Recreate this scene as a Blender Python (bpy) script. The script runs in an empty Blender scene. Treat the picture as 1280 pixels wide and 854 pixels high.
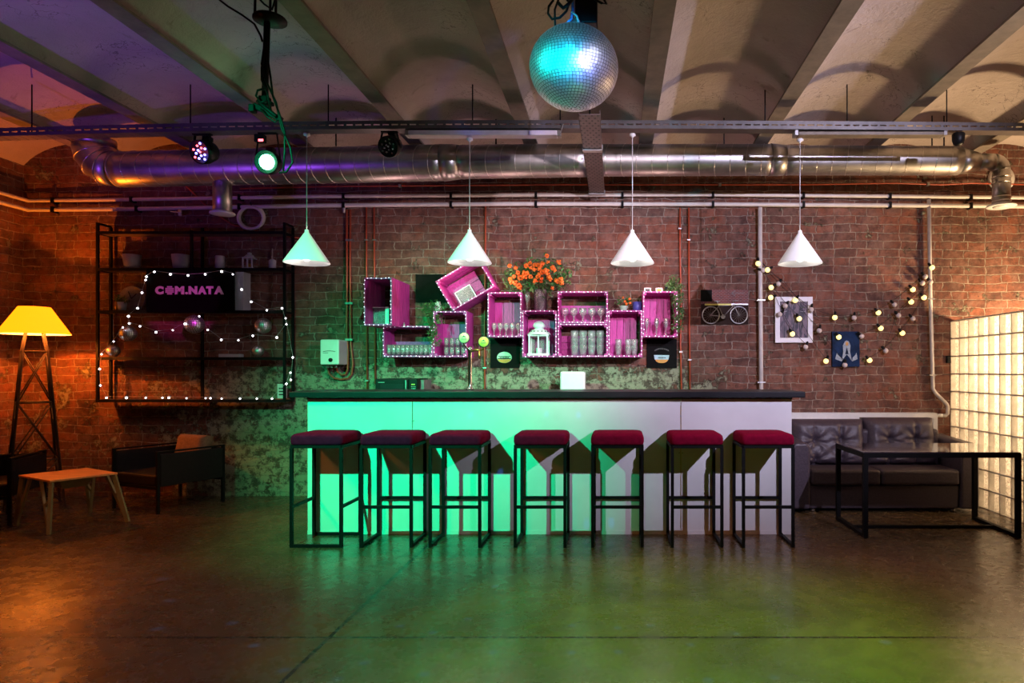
import bpy, math, random
from mathutils import Vector, Matrix
R = math.radians
random.seed(7)
sc = bpy.context.scene
col = sc.collection

# ------------------------------------------------------------------ camera
F, CX, CY, CH = 830.0, 768.0, 463.0, 1.25
cd = bpy.data.cameras.new('camera'); cam = bpy.data.objects.new('camera', cd); col.objects.link(cam)
cam.location = (0, 0, CH); cam.rotation_euler = (R(90), 0, 0)
cd.sensor_width = 36; cd.lens = 36*F/1280; cd.shift_x = -(CX-640)/1280; cd.shift_y = (CY-427)/1280
cd.clip_start = .05
sc.camera = cam
def P(px, py, Y):            # point at distance Y seen at photo pixel (px, py)
    return Vector(((px-CX)*Y/F, Y, CH-(py-CY)*Y/F))

# ------------------------------------------------------------------ world, exposure, lights
w = bpy.data.worlds.new('world'); sc.world = w; w.use_nodes = True
w.node_tree.nodes['Background'].inputs[0].default_value = (.5, .4, .5, 1)
w.node_tree.nodes['Background'].inputs[1].default_value = .015
vs = sc.view_settings
vs.view_transform = 'Standard'; vs.look = 'None'; vs.gamma = 1; vs.exposure = 0; vs.use_curve_mapping = False

def light(name, kind, loc, energy, color, radius=.05, to=None, cone=60, blend=.6):
    l = bpy.data.lights.new(name, kind); l.energy = energy; l.color = color
    o = bpy.data.objects.new(name, l); col.objects.link(o); o.location = loc
    if kind in ('POINT', 'SPOT'): l.shadow_soft_size = radius
    if kind == 'SPOT': l.spot_size = R(cone); l.spot_blend = blend
    if to is not None:
        o.rotation_euler = (Vector(to)-Vector(loc)).to_track_quat('-Z', 'Y').to_euler()
    return o
# stage cans around the room, and added spots for the ball and floor
light('green_stage_light', 'SPOT', (-2.49, 1.3, 2.82), 1700, (.0, 1, .40), .022, (-1.75, 5.06, 1.1), 50, 1)
light('lilac_stage_light', 'SPOT', (2.89, 1.1, 2.9), 1080, (.80, .73, 1.0), .022, (.55, 6.6, 1.9), 62, 1)
light('front_stage_light', 'SPOT', (.95, .8, 2.5), 760, (1, .78, .88), .03, (-.55, 6.6, 1.95), 34, .9)
light('cyan_stage_light', 'SPOT', (-.75, .4, 2.35), 1000, (.0, .72, 1.0), .10, (-.2, 3.3, 2.75), 7.8, .3)
light('turquoise_ball_fill', 'SPOT', (-2.4, 1.9, 2.6), 330, (.0, 1, .8), .12, (-.2, 3.3, 2.75), 9.2, .3)  # added spot coned to the mirror ball, tints its tiles turquoise
light('blue_ball_fill', 'SPOT', (.8, .7, 1.9), 420, (.02, .10, 1), .1, (-.2, 3.3, 2.75), 9, .3)  # added spot for blue patches on the mirror ball
light('white_ball_fill', 'SPOT', (1.3, 2.0, 3.15), 22, (.8, .8, 1.0), .06, (-.2, 3.3, 2.75), 11.5, .3)  # added spot for a white highlight on the mirror ball
light('purple_stage_light', 'SPOT', (-4.4, 2.4, 1.2), 150, (.30, .07, 1.0), .05, (-3.9, 4.5, 3.35), 70, 1)
light('magenta_stage_light', 'SPOT', (-1.2, 2.2, 2.9), 420, (1, .05, .75), .02, P(232, 375, 6.35), 7, .5)
light('offscreen_amber_lamp', 'SPOT', (-4.4, 2.5, 3.1), 150, (1, .24, .03), .3, (-3.0, 2.7, 0), 125, 1)  # inferred lamp beyond the left edge, placed as an overhead spot
light('floor_green_light', 'SPOT', (.5, 2.3, 3.1), 760, (.03, 1, .05), .1, (.35, 2.8, 0), 66, 1)
light('floor_warm_fill', 'SPOT', (.8, 3.0, 3.1), 210, (1, .34, .07), .3, (.8, 3.5, 0), 58, 1)  # unseen overhead spot added to warm the floor colour
light('side_room_lamp', 'POINT', (4.25, 5.75, 1.35), 300, (1, .68, .36), .14)

# ------------------------------------------------------------------ materials
def _n(t, typ, **kw):
    n = t.nodes.new(typ)
    for k, v in kw.items(): setattr(n, k, v)
    return n
def _mix(t, fac, a, b, blend='MIX'):
    n = _n(t, 'ShaderNodeMix', data_type='RGBA', blend_type=blend)
    for i, s in ((0, fac), (6, a), (7, b)):
        if isinstance(s, (int, float)): n.inputs[i].default_value = s
        elif isinstance(s, tuple): n.inputs[i].default_value = (*s, 1)[:4]
        else: t.links.new(s, n.inputs[i])
    return n.outputs[2]
def _math(t, op, a, b=None, c=None):
    n = _n(t, 'ShaderNodeMath', operation=op)
    for i, s in enumerate((a, b, c)):
        if s is None: continue
        if isinstance(s, (int, float)): n.inputs[i].default_value = s
        else: t.links.new(s, n.inputs[i])
    return n.outputs[0]
def _noise(t, vec, scale, detail=3, rough=.6, dist=0):
    n = _n(t, 'ShaderNodeTexNoise'); n.inputs['Scale'].default_value = scale
    n.inputs['Detail'].default_value = detail; n.inputs['Roughness'].default_value = rough
    n.inputs['Distortion'].default_value = dist
    if vec is not None: t.links.new(vec, n.inputs['Vector'])
    return n.outputs['Fac']
def _ramp(t, fac, a, b, ca=(0, 0, 0), cb=(1, 1, 1)):
    n = _n(t, 'ShaderNodeValToRGB'); t.links.new(fac, n.inputs[0])
    n.color_ramp.elements[0].position = a; n.color_ramp.elements[1].position = b
    n.color_ramp.elements[0].color = (*ca, 1); n.color_ramp.elements[1].color = (*cb, 1)
    return n.outputs[0]
def _bump(t, h, strength, dist=.01):
    n = _n(t, 'ShaderNodeBump'); n.inputs['Strength'].default_value = strength; n.inputs['Distance'].default_value = dist
    t.links.new(h, n.inputs['Height']); return n.outputs[0]
def mat(name, c, rough=.5, metal=0, var=.25, scale=14, bump=0, em=None, es=0, coat=0, stretch=None, spec=None):
    m = bpy.data.materials.new(name); m.use_nodes = True; t = m.node_tree; b = t.nodes['Principled BSDF']
    tc = _n(t, 'ShaderNodeTexCoord').outputs['Object']
    if stretch:
        mp = _n(t, 'ShaderNodeMapping'); mp.inputs['Scale'].default_value = stretch; t.links.new(tc, mp.inputs[0]); tc = mp.outputs[0]
    nz = _noise(t, tc, scale)
    c2 = tuple(max(0, x*(1-var)) for x in c); c3 = tuple(min(1, x*(1+var*.6)) for x in c)
    t.links.new(_mix(t, _ramp(t, nz, .3, .7), c2, c3), b.inputs['Base Color'])
    b.inputs['Roughness'].default_value = rough; b.inputs['Metallic'].default_value = metal
    if coat: b.inputs['Coat Weight'].default_value = coat; b.inputs['Coat Roughness'].default_value = .1
    if spec is not None: b.inputs['Specular IOR Level'].default_value = spec
    if bump: t.links.new(_bump(t, nz, bump), b.inputs['Normal'])
    if em: b.inputs['Emission Color'].default_value = (*em, 1); b.inputs['Emission Strength'].default_value = es
    return m

def brick_material(name, paint=False):
    m = bpy.data.materials.new(name); m.use_nodes = True; t = m.node_tree; b = t.nodes['Principled BSDF']
    tc = _n(t, 'ShaderNodeTexCoord').outputs['Object']
    sp = _n(t, 'ShaderNodeSeparateXYZ'); t.links.new(tc, sp.inputs[0])
    cb = _n(t, 'ShaderNodeCombineXYZ')
    u = _math(t, 'ADD', sp.outputs[0], sp.outputs[1])
    wob = _noise(t, tc, 2.3, 2); wob2 = _noise(t, tc, 9, 2)
    t.links.new(_math(t, 'ADD', u, _math(t, 'MULTIPLY', wob2, .06)), cb.inputs[0])
    t.links.new(_math(t, 'ADD', sp.outputs[2], _math(t, 'ADD', _math(t, 'MULTIPLY', wob, .06), _math(t, 'MULTIPLY', wob2, .022))), cb.inputs[1])
    br = _n(t, 'ShaderNodeTexBrick'); t.links.new(cb.outputs[0], br.inputs['Vector'])
    br.offset = .5; br.squash = .78; br.squash_frequency = 2
    br.inputs['Scale'].default_value = 1; br.inputs['Brick Width'].default_value = .215; br.inputs['Row Height'].default_value = .083
    br.inputs['Mortar Size'].default_value = .0055; br.inputs['Mortar Smooth'].default_value = .35; br.inputs['Bias'].default_value = -.1
    br.inputs['Color1'].default_value = (.22, .086, .058, 1); br.inputs['Color2'].default_value = (.10, .045, .036, 1)
    br.inputs['Mortar'].default_value = (.35, .28, .225, 1)
    c = br.outputs['Color']
    nb_ = _noise(t, tc, 17, 4, .75); c = _mix(t, _math(t, 'MULTIPLY', _ramp(t, nb_, .42, .66), .7), c, (.05, .028, .022)); c = _mix(t, _math(t, 'MULTIPLY', _ramp(t, _noise(t, tc, 3.1, 4, .7), .52, .66), .45), c, (.27, .07, .03))
    # soot and chalky patches that belong to the old wall
    n1 = _noise(t, tc, 1.3, 5, .65); n2 = _noise(t, tc, 7, 5, .7); n3 = _noise(t, tc, 26, 4, .7)
    c = _mix(t, _math(t, 'MULTIPLY', _ramp(t, n2, .45, .72), .5), c, (.30, .18, .14))
    c = _mix(t, _math(t, 'MULTIPLY', _ramp(t, n1, .52, .70), .45), c, (.055, .028, .022))
    c = _mix(t, _math(t, 'MULTIPLY', _ramp(t, n3, .5, .8), .35), c, (.05, .03, .025))
    # peeling plaster low on the wall
    h = _math(t, 'MULTIPLY', _math(t, 'SUBTRACT', 1.42, sp.outputs[2]), .8)
    xr = _math(t, 'SUBTRACT', 1, _math(t, 'MINIMUM', 1, _math(t, 'MAXIMUM', 0, _math(t, 'MULTIPLY', _math(t, 'SUBTRACT', sp.outputs[0], .6), 1.5))))
    xl = _math(t, 'MINIMUM', 1, _math(t, 'MAXIMUM', .25, _math(t, 'MULTIPLY', _math(t, 'ADD', sp.outputs[0], 4.9), .9)))
    n4 = _noise(t, tc, 5.5, 8, .75)
    pm = _math(t, 'MULTIPLY', _math(t, 'MINIMUM', .22, _math(t, 'MAXIMUM', 0, h)), _math(t, 'MULTIPLY', xr, xl))
    pl = _ramp(t, _math(t, 'ADD', n4, pm), .60, .64)
    pc = _mix(t, _ramp(t, _noise(t, tc, 13, 7, .8), .44, .52), (.07, .06, .045), (.29, .285, .20))
    c = _mix(t, _math(t, 'MULTIPLY', pl, .85), c, pc)
    t.links.new(c, b.inputs['Base Color'])
    b.inputs['Roughness'].default_value = .85; b.inputs['Specular IOR Level'].default_value = .25
    hh = _math(t, 'ADD', _math(t, 'MULTIPLY', br.outputs['Fac'], -.7), _math(t, 'ADD', _math(t, 'MULTIPLY', n2, .8), _math(t, 'MULTIPLY', n3, .5)))
    hh = _math(t, 'ADD', hh, _math(t, 'MULTIPLY', pl, .5))
    t.links.new(_bump(t, hh, 1, .02), b.inputs['Normal'])
    return m

def floor_material():
    m = bpy.data.materials.new('polished_concrete'); m.use_nodes = True; t = m.node_tree; b = t.nodes['Principled BSDF']
    tc = _n(t, 'ShaderNodeTexCoord').outputs['Object']
    sp = _n(t, 'ShaderNodeSeparateXYZ'); t.links.new(tc, sp.inputs[0])
    n1 = _noise(t, tc, 1.1, 6, .65, .6); n2 = _noise(t, tc, 9, 5, .7); n3 = _noise(t, tc, 60, 3, .7)
    c = _mix(t, _ramp(t, n1, .3, .7), (.045, .027, .014), (.14, .09, .046))
    c = _mix(t, _math(t, 'MULTIPLY', _ramp(t, n2, .45, .65), .55), c, (.055, .038, .022))
    c = _mix(t, _math(t, 'MULTIPLY', _ramp(t, n3, .66, .7), .25), c, (.03, .02, .015))
    lx = _math(t, 'LESS_THAN', _math(t, 'ABSOLUTE', _math(t, 'ADD', _math(t, 'ADD', sp.outputs[0], 1.33), _math(t, 'MULTIPLY', n2, .008))), .010)
    ly = _math(t, 'LESS_THAN', _math(t, 'ABSOLUTE', _math(t, 'SUBTRACT', sp.outputs[1], _math(t, 'ADD', 3.1, _math(t, 'MULTIPLY', n2, .012)))), .008)
    ln = _math(t, 'MAXIMUM', lx, ly)
    c = _mix(t, _math(t, 'MULTIPLY', ln, .95), c, (.004, .003, .002))
    t.links.new(c, b.inputs['Base Color'])
    t.links.new(_math(t, 'ADD', .13, _math(t, 'MULTIPLY', n2, .28)), b.inputs['Roughness'])
    b.inputs['Specular IOR Level'].default_value = .45
    t.links.new(_bump(t, _math(t, 'ADD', n2, _math(t, 'MULTIPLY', ln, -2)), .12, .004), b.inputs['Normal'])
    return m
def plaster_material():
    m = bpy.data.materials.new('whitewashed_vault'); m.use_nodes = True; t = m.node_tree; b = t.nodes['Principled BSDF']
    tc = _n(t, 'ShaderNodeTexCoord').outputs['Object']
    n1 = _noise(t, tc, 1.2, 5, .6); n2 = _noise(t, tc, 6, 6, .75, .5); n3 = _noise(t, tc, 30, 4, .7)
    c = _mix(t, _ramp(t, n1, .3, .7), (.38, .31, .285), (.54, .46, .42))
    c = _mix(t, _math(t, 'MULTIPLY', _ramp(t, n2, .60, .68), .5), c, (.20, .16, .13))
    cr = _n(t, 'ShaderNodeTexVoronoi', feature='DISTANCE_TO_EDGE'); cr.inputs['Scale'].default_value = 3.5
    wv = _n(t, 'ShaderNodeVectorMath', operation='ADD'); t.links.new(tc, wv.inputs[0])
    nn = _n(t, 'ShaderNodeTexNoise'); nn.inputs['Scale'].default_value = 4; nn.inputs['Detail'].default_value = 5; t.links.new(tc, nn.inputs['Vector'])
    t.links.new(nn.outputs['Color'], wv.inputs[1]); t.links.new(wv.outputs[0], cr.inputs['Vector'])
    ck = _math(t, 'MULTIPLY', _math(t, 'LESS_THAN', cr.outputs['Distance'], .012), _ramp(t, n1, .5, .6))
    c = _mix(t, _math(t, 'MULTIPLY', ck, .6), c, (.07, .05, .04))
    t.links.new(c, b.inputs['Base Color']); b.inputs['Roughness'].default_value = .9
    t.links.new(_bump(t, _math(t, 'ADD', n2, _math(t, 'MULTIPLY', n3, .5)), .7, .02), b.inputs['Normal'])
    return m
def glassy(name, tint=(1, 1, 1), refl=.25, rough=.03, milky=0):
    m = bpy.data.materials.new(name); m.use_nodes = True; t = m.node_tree; t.nodes.clear()
    o = _n(t, 'ShaderNodeOutputMaterial'); tr = _n(t, 'ShaderNodeBsdfTransparent'); gl = _n(t, 'ShaderNodeBsdfGlossy'); mx = _n(t, 'ShaderNodeMixShader')
    tr.inputs[0].default_value = (*tint, 1); gl.inputs['Roughness'].default_value = rough
    lw = _n(t, 'ShaderNodeLayerWeight'); lw.inputs[0].default_value = .35
    nz = _noise(t, _n(t, 'ShaderNodeTexCoord').outputs['Object'], 40)
    f = _math(t, 'MINIMUM', 1, _math(t, 'ADD', _math(t, 'MULTIPLY', lw.outputs['Facing'], 1-refl), _math(t, 'MULTIPLY', nz, refl)))
    t.links.new(f, mx.inputs[0]); t.links.new(tr.outputs[0], mx.inputs[1]); t.links.new(gl.outputs[0], mx.inputs[2])
    df = _n(t, 'ShaderNodeBsdfDiffuse'); df.inputs[0].default_value = (.9, .9, .9, 1); m3 = _n(t, 'ShaderNodeMixShader'); m3.inputs[0].default_value = milky
    t.links.new(mx.outputs[0], m3.inputs[1]); t.links.new(df.outputs[0], m3.inputs[2]); t.links.new(m3.outputs[0], o.inputs[0])
    return m
def glass_block_material(name, clear, lo, hi, gloss, scale=75):
    m = bpy.data.materials.new(name); m.use_nodes = True; t = m.node_tree; t.nodes.clear()
    o = _n(t, 'ShaderNodeOutputMaterial'); tr = _n(t, 'ShaderNodeBsdfTranslucent'); gl = _n(t, 'ShaderNodeBsdfGlossy'); mx = _n(t, 'ShaderNodeMixShader')
    rf = _n(t, 'ShaderNodeBsdfTransparent'); mx2 = _n(t, 'ShaderNodeMixShader')
    tc = _n(t, 'ShaderNodeTexCoord').outputs['Object']
    nz = _noise(t, tc, scale, 3, .7, 1)
    t.links.new(_ramp(t, nz, .40, .60, lo, hi), tr.inputs[0]); rf.inputs[0].default_value = (.95, .95, .94, 1)
    gl.inputs['Roughness'].default_value = .15
    bp = _bump(t, nz, .8, .01); t.links.new(bp, gl.inputs['Normal'])
    mx2.inputs[0].default_value = clear; t.links.new(tr.outputs[0], mx2.inputs[1]); t.links.new(rf.outputs[0], mx2.inputs[2])
    mx.inputs[0].default_value = gloss; t.links.new(mx2.outputs[0], mx.inputs[1]); t.links.new(gl.outputs[0], mx.inputs[2]); t.links.new(mx.outputs[0], o.inputs[0])
    return m
def perforated():
    m = mat('perforated_steel', (.16, .13, .13), .5, .6)
    t = m.node_tree; b = t.nodes['Principled BSDF']; src = b.inputs['Base Color'].links[0].from_socket
    sp = _n(t, 'ShaderNodeSeparateXYZ'); t.links.new(_n(t, 'ShaderNodeTexCoord').outputs['Object'], sp.inputs[0])
    def dots(ox, oy):
        a = _math(t, 'PINGPONG', _math(t, 'ADD', sp.outputs[0], ox), .02)
        c = _math(t, 'PINGPONG', _math(t, 'ADD', sp.outputs[1], oy), .045)
        return _math(t, 'LESS_THAN', _math(t, 'ADD', _math(t, 'MULTIPLY', a, a), _math(t, 'MULTIPLY', _math(t, 'MULTIPLY', c, c), .3)), .00005)
    d = _math(t, 'MAXIMUM', dots(0, 0), dots(.02, .045))
    t.links.new(_mix(t, d, src, (.01, .008, .008)), b.inputs['Base Color'])
    t.links.new(_math(t, 'MULTIPLY', _math(t, 'SUBTRACT', 1, d), .6), b.inputs['Metallic'])
    return m
def duct_material():
    m = mat('galvanised_duct', (.52, .50, .48), .3, 1, var=.3, scale=5)
    t = m.node_tree; b = t.nodes['Principled BSDF']
    tc = _n(t, 'ShaderNodeTexCoord').outputs['Object']
    nz = _noise(t, tc, 3, 4); t.links.new(_math(t, 'ADD', .27, _math(t, 'MULTIPLY', nz, .25)), b.inputs['Roughness'])
    return m

M = dict(
    brick=brick_material('old_brick'), floor=floor_material(), vault=plaster_material(),
    beam=mat('painted_beam', (.20, .165, .13), .7, bump=.3, scale=9),
    white_pipe=mat('white_pipe_paint', (.62, .58, .55), .45, bump=.1, var=.12),
    red_pipe=mat('red_conduit', (.42, .07, .03), .45),
    black=mat('black_metal', (.004, .004, .005), .55, 0, spec=.14),
    blackp=mat('black_plastic', (.005, .005, .006), .45, spec=.2),
    steel=mat('zinc_steel', (.42, .42, .42), .4, .8),
    traym=mat('cable_tray_steel', (.14, .13, .13), .42, .6, scale=6),
    perf=perforated(), duct=duct_material(), seam=mat('duct_seam', (.75, .72, .68), .3, 1),
    white=mat('white_enamel', (.70, .70, .69), .35, var=.05), chrome=mat('chrome', (.5, .5, .5), .12, 1, var=.08),
    bar=mat('white_bar_panel', (.68, .67, .68), .5, var=.08, scale=3), bartop=mat('dark_bar_top', (.010, .010, .014), .35, var=.3, spec=.3),
    velvet=mat('burgundy_velvet', (.17, .004, .024), 1, spec=.01, scale=30, bump=.15),
    leather=mat('aubergine_leather', (.055, .040, .056), .42, scale=60, bump=.25, spec=.4),
    dark_leather=mat('dark_leather', (.010, .008, .010), .6, spec=.2, scale=40, bump=.15),
    lilac_fix=mat('lamp_fixture_paint', (.62, .55, .60), .5, var=.1),
    magenta=mat('magenta_wood', (.58, .05, .33), .55, var=.32, scale=9, bump=.25, stretch=(6, 6, 1)),
    magenta_side=mat('magenta_wood_side', (.54, .05, .33), .55, var=.32, scale=9, bump=.25, stretch=(6, 1, 6)),
    glass=glassy('clear_glass', refl=.40, rough=.12, milky=.09), smoked=glassy('smoked_glass', (.10, .08, .09), .25, .02), block=glass_block_material('glass_block_back', .25, (.12, .11, .10), (1, 1, 1), .12), block_front=glass_block_material('glass_block_front', .85, (.6, .6, .6), (1, 1, 1), .12), block_side=glass_block_material('glass_block_side', .35, (.85, .83, .78), (1, 1, 1), .1, 30),
    mortar=mat('pale_mortar', (.75, .72, .68), .8), shelf=mat('dark_shelf_board', (.09, .06, .045), .5, scale=20, stretch=(.3, 4, 4)),
    beige=mat('beige_fabric', (.22, .13, .075), .85, scale=50, bump=.2), ply=mat('plywood', (.75, .34, .09), .45, scale=12, stretch=(.4, 5, 5)),
    pale_wood=mat('pale_wood', (.30, .25, .10), .6, scale=12),
    leaf=mat('green_leaf', (.05, .14, .035), .5, var=.7, scale=20), leaf2=mat('light_leaf', (.12, .19, .06), .5, var=.5, scale=20),
    orange=mat('orange_petal', (.90, .13, .012), .5, var=.3, scale=40), silver=mat('silver_mosaic', (.30, .28, .31), .25, .9, var=.7, scale=120, bump=.8),
    cable=mat('cable_rubber', (.006, .006, .006), .5, spec=.2), wire=mat('white_cable', (.6, .6, .6), .5), blue_wire=mat('blue_cable', (.1, .25, .6), .5),
    mirror=mat('mirror_tile', (.86, .87, .9), .42, 1, var=.05), core=mat('ball_core', (.03, .03, .035), .6),
    led_w=mat('white_led', (1, 1, 1), .5, em=(.95, .93, 1), es=5, var=0), pink_led=mat('pinkish_led', (1, 1, 1), .5, em=(.9, .8, 1), es=2.2, var=0),
    bulb_on=mat('lit_festoon_bulb', (1, .85, .4), .4, em=(1, .80, .30), es=1.35, var=.05), bulb_off=mat('unlit_festoon_bulb', (.62, .53, .50), .3, var=.1),
    glow=mat('pendant_bulb_glow', (1, 1, 1), .5, em=(1, .95, .88), es=9, var=0),
    shade=mat('lit_lamp_shade', (.7, .4, .08), .8, em=(1, .20, .002), es=3.2, var=.1), shade_in=mat('shade_lining', (.85, .8, .7), .8, em=(1, .75, .3), es=1.0, var=.05),
    led_green=mat('green_led_lens', (.1, 1, .4), .4, em=(.15, 1, .42), es=45, var=0), led_blue=mat('violet_led', (.3, .2, 1), .4, em=(.22, .18, 1), es=9, var=0), led_red=mat('red_led', (1, .1, .1), .4, em=(1, .08, .10), es=7, var=0),
    screen=mat('black_screen', (.002, .002, .0025), .8, spec=.05), letter=mat('white_lettering', (.62, .60, .62), .6, var=.1),
    pendant=mat('emissive_white_shade', (.85, .85, .84), .35, em=(1, .93, .95), es=.28, var=.04), brass=mat('brass', (.55, .32, .08), .35, 1), lamp_wood=mat('lamp_steel_rod', (.045, .028, .018), .6, .2),  # pendant shade is brightened by a mild added emission
    pot=mat('pale_ceramic', (.42, .42, .46), .5, var=.1), white_wood=mat('white_frame_paint', (.78, .76, .80), .5, var=.06),
    blue_pot=mat('blue_cup', (.08, .07, .35), .5), green_pot=mat('green_pot', (.02, .35, .13), .5), dark_pot=mat('dark_pot', (.02, .05, .06), .5),
    chalk=mat('chalkboard_black', (.004, .004, .004), .7, scale=8, spec=.08), amber=mat('amber_print', (.62, .25, .02), .5), ltblue=mat('pale_blue_print', (.35, .55, .62), .5),
    pale_green=mat('pale_print', (.45, .55, .45), .5), yellow=mat('yellow_print', (.62, .60, .10), .5), lemon=mat('pale_yellow_print', (.72, .72, .35), .5),
    navy=mat('navy_canvas', (.010, .026, .075), .7, var=.7, scale=9, spec=.1), robe=mat('pale_robe_paint', (.30, .36, .42), .6, var=.4, scale=60), gold=mat('gold_paint', (.5, .24, .04), .5),
    clock=mat('worn_clock_face', (.20, .17, .17), .6, var=.4), print_=mat('poster_print', (.03, .035, .03), .5, var=.6), foliage_dark=mat('dark_poster', (.005, .006, .005), .7, var=.5, spec=.08),
    twine=mat('pale_edge_wood', (.60, .42, .58), .6, var=.2),
)
def art_lines():
    m = mat('violet_line_artwork', (.07, .05, .09), .6); t = m.node_tree; b = t.nodes['Principled BSDF']
    tc = _n(t, 'ShaderNodeTexCoord').outputs['Object']
    mp = _n(t, 'ShaderNodeMapping'); mp.inputs['Scale'].default_value = (40, 1, 7); t.links.new(tc, mp.inputs[0])
    wv = _noise(t, mp.outputs[0], 1, 3, .5, 1.5)
    t.links.new(_mix(t, _ramp(t, wv, .42, .58), (.030, .025, .045), (.19, .13, .17)), b.inputs['Base Color']); return m
M['art'] = art_lines()

# ------------------------------------------------------------------ mesh builder
class MB:
    def __init__(s): s.v = []; s.f = []; s.m = []; s.sm = []
    def add(s, vs_, fs, mi=0, smooth=False):
        o = len(s.v); s.v += [Vector(v) for v in vs_]
        for f in fs: s.f.append([i+o for i in f]); s.m.append(mi); s.sm.append(smooth)
        return s
    def box(s, c, d, rot=None, mi=0):
        c = Vector(c); hx, hy, hz = d[0]/2, d[1]/2, d[2]/2
        vs_ = [Vector((x, y, z)) for x in (-hx, hx) for y in (-hy, hy) for z in (-hz, hz)]
        if rot is not None: vs_ = [rot @ v for v in vs_]
        return s.add([v+c for v in vs_], [(0, 1, 3, 2), (4, 6, 7, 5), (0, 4, 5, 1), (2, 3, 7, 6), (0, 2, 6, 4), (1, 5, 7, 3)], mi)
    def span(s, a, b, mi=0):
        a = Vector(a); b = Vector(b); return s.box((a+b)/2, [abs(x) for x in (b-a)], None, mi)
    def bar(s, p, q, w_, h_=None, mi=0):
        p = Vector(p); q = Vector(q); h_ = h_ or w_
        rot = (q-p).to_track_quat('Z', 'Y').to_matrix()
        return s.box((p+q)/2, (w_, h_, (q-p).length), rot, mi)
    def tube(s, pts, r, n=8, closed=False, mi=0, caps=True):
        pts = [Vector(p) for p in pts]; k = len(pts); rs = r if isinstance(r, (list, tuple)) else [r]*k
        vs_ = []; up = None
        for i, p in enumerate(pts):
            if closed: d = pts[(i+1) % k]-pts[i-1]
            else: d = pts[min(i+1, k-1)]-pts[max(i-1, 0)]
            d.normalize()
            if up is None:
                up = Vector((0, 0, 1)) if abs(d.z) < .9 else Vector((0, 1, 0))
            a = d.cross(up).normalized(); b = a.cross(d).normalized(); up = b
            for j in range(n):
                t_ = 2*math.pi*j/n; vs_.append(p+(a*math.cos(t_)+b*math.sin(t_))*rs[i])
        fs = []
        for i in range(k if closed else k-1):
            for j in range(n):
                i2 = (i+1) % k; fs.append((i*n+j, i*n+(j+1) % n, i2*n+(j+1) % n, i2*n+j))
        s.add(vs_, fs, mi, True)
        if caps and not closed:
            o = len(s.v)-k*n
            s.f.append([o+j for j in range(n)][::-1]); s.m.append(mi); s.sm.append(False)
            s.f.append([o+(k-1)*n+j for j in range(n)]); s.m.append(mi); s.sm.append(False)
        return s
    def lathe(s, prof, c=(0, 0, 0), n=24, mi=0, rot=None):
        c = Vector(c); vs_ = []; k = len(prof)
        for r, z in prof:
            for j in range(n):
                t_ = 2*math.pi*j/n; v = Vector((r*math.cos(t_), r*math.sin(t_), z))
                if rot is not None: v = rot @ v
                vs_.append(v+c)
        fs = [(i*n+j, i*n+(j+1) % n, (i+1)*n+(j+1) % n, (i+1)*n+j) for i in range(k-1) for j in range(n)]
        return s.add(vs_, fs, mi, True)
    def sphere(s, c, r, n=10, mi=0, sz=1):
        prof = [(max(1e-4, r*math.sin(math.pi*i/(n//2+1))), -r*sz*math.cos(math.pi*i/(n//2+1))) for i in range(n//2+2)]
        return s.lathe(prof, c, n, mi)
    def prism(s, poly, y0, y1, mi=0):       # poly of (x, z), extruded along Y
        k = len(poly); vs_ = [Vector((x, y0, z)) for x, z in poly]+[Vector((x, y1, z)) for x, z in poly]
        fs = [list(range(k)), list(range(2*k-1, k-1, -1))]+[(i, (i+1) % k, k+(i+1) % k, k+i) for i in range(k)]
        return s.add(vs_, fs, mi)
    def build(s, name, mats, parent=None, off=None, bevel=0, seg=2):
        if off is None and parent is not None: off = ORG[parent.name]
        off = Vector(off) if off is not None else Vector((0, 0, 0))
        me = bpy.data.meshes.new(name); me.from_pydata([tuple(v-off) for v in s.v], [], s.f)
        mats = mats if isinstance(mats, (list, tuple)) else [mats]
        for m_ in mats: me.materials.append(m_)
        me.polygons.foreach_set('material_index', s.m); me.polygons.foreach_set('use_smooth', s.sm)
        me.update()
        import bmesh
        bm = bmesh.new(); bm.from_mesh(me); bmesh.ops.recalc_face_normals(bm, faces=bm.faces[:]); bm.to_mesh(me); bm.free()
        o = bpy.data.objects.new(name, me); col.objects.link(o)
        if parent is not None: o.parent = parent
        else: o.location = off
        ORG[o.name] = off
        if bevel:
            b = o.modifiers.new('bevel', 'BEVEL'); b.width = bevel; b.segments = seg; b.limit_method = 'ANGLE'; b.angle_limit = R(40)
        return o
ORG = {}
LABELS = {}
def tag(o, label, cat, group=None, kind=None):
    o['label'] = label; o['category'] = cat
    if group: o['group'] = group
    if kind: o['kind'] = kind
    return o
def thing(name, label, cat, loc, group=None):
    o = bpy.data.objects.new(name, None); o.empty_display_size = .1; col.objects.link(o); o.location = loc
    ORG[o.name] = Vector(loc); return tag(o, label, cat, group)
def struct(mb, name, m, **kw):
    o = mb.build(name, m, **kw); o['kind'] = 'structure'; return o
def copy_tree(o, loc=None, rz=None, label=None, parent=None):
    c = o.copy(); col.objects.link(c)
    if parent is not None: c.parent = parent
    for ch in o.children: copy_tree(ch, parent=c)
    if loc is not None: c.location = loc
    if rz is not None: c.rotation_euler.z = rz
    if label: c['label'] = label
    return c
ORD = ['leftmost', 'second from left', 'third from left', 'fourth from left', 'fifth from left', 'sixth from left', 'seventh from left', 'eighth from left', 'ninth from left', 'tenth from left', 'eleventh from left', 'twelfth from left']

YW = 6.6
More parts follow.
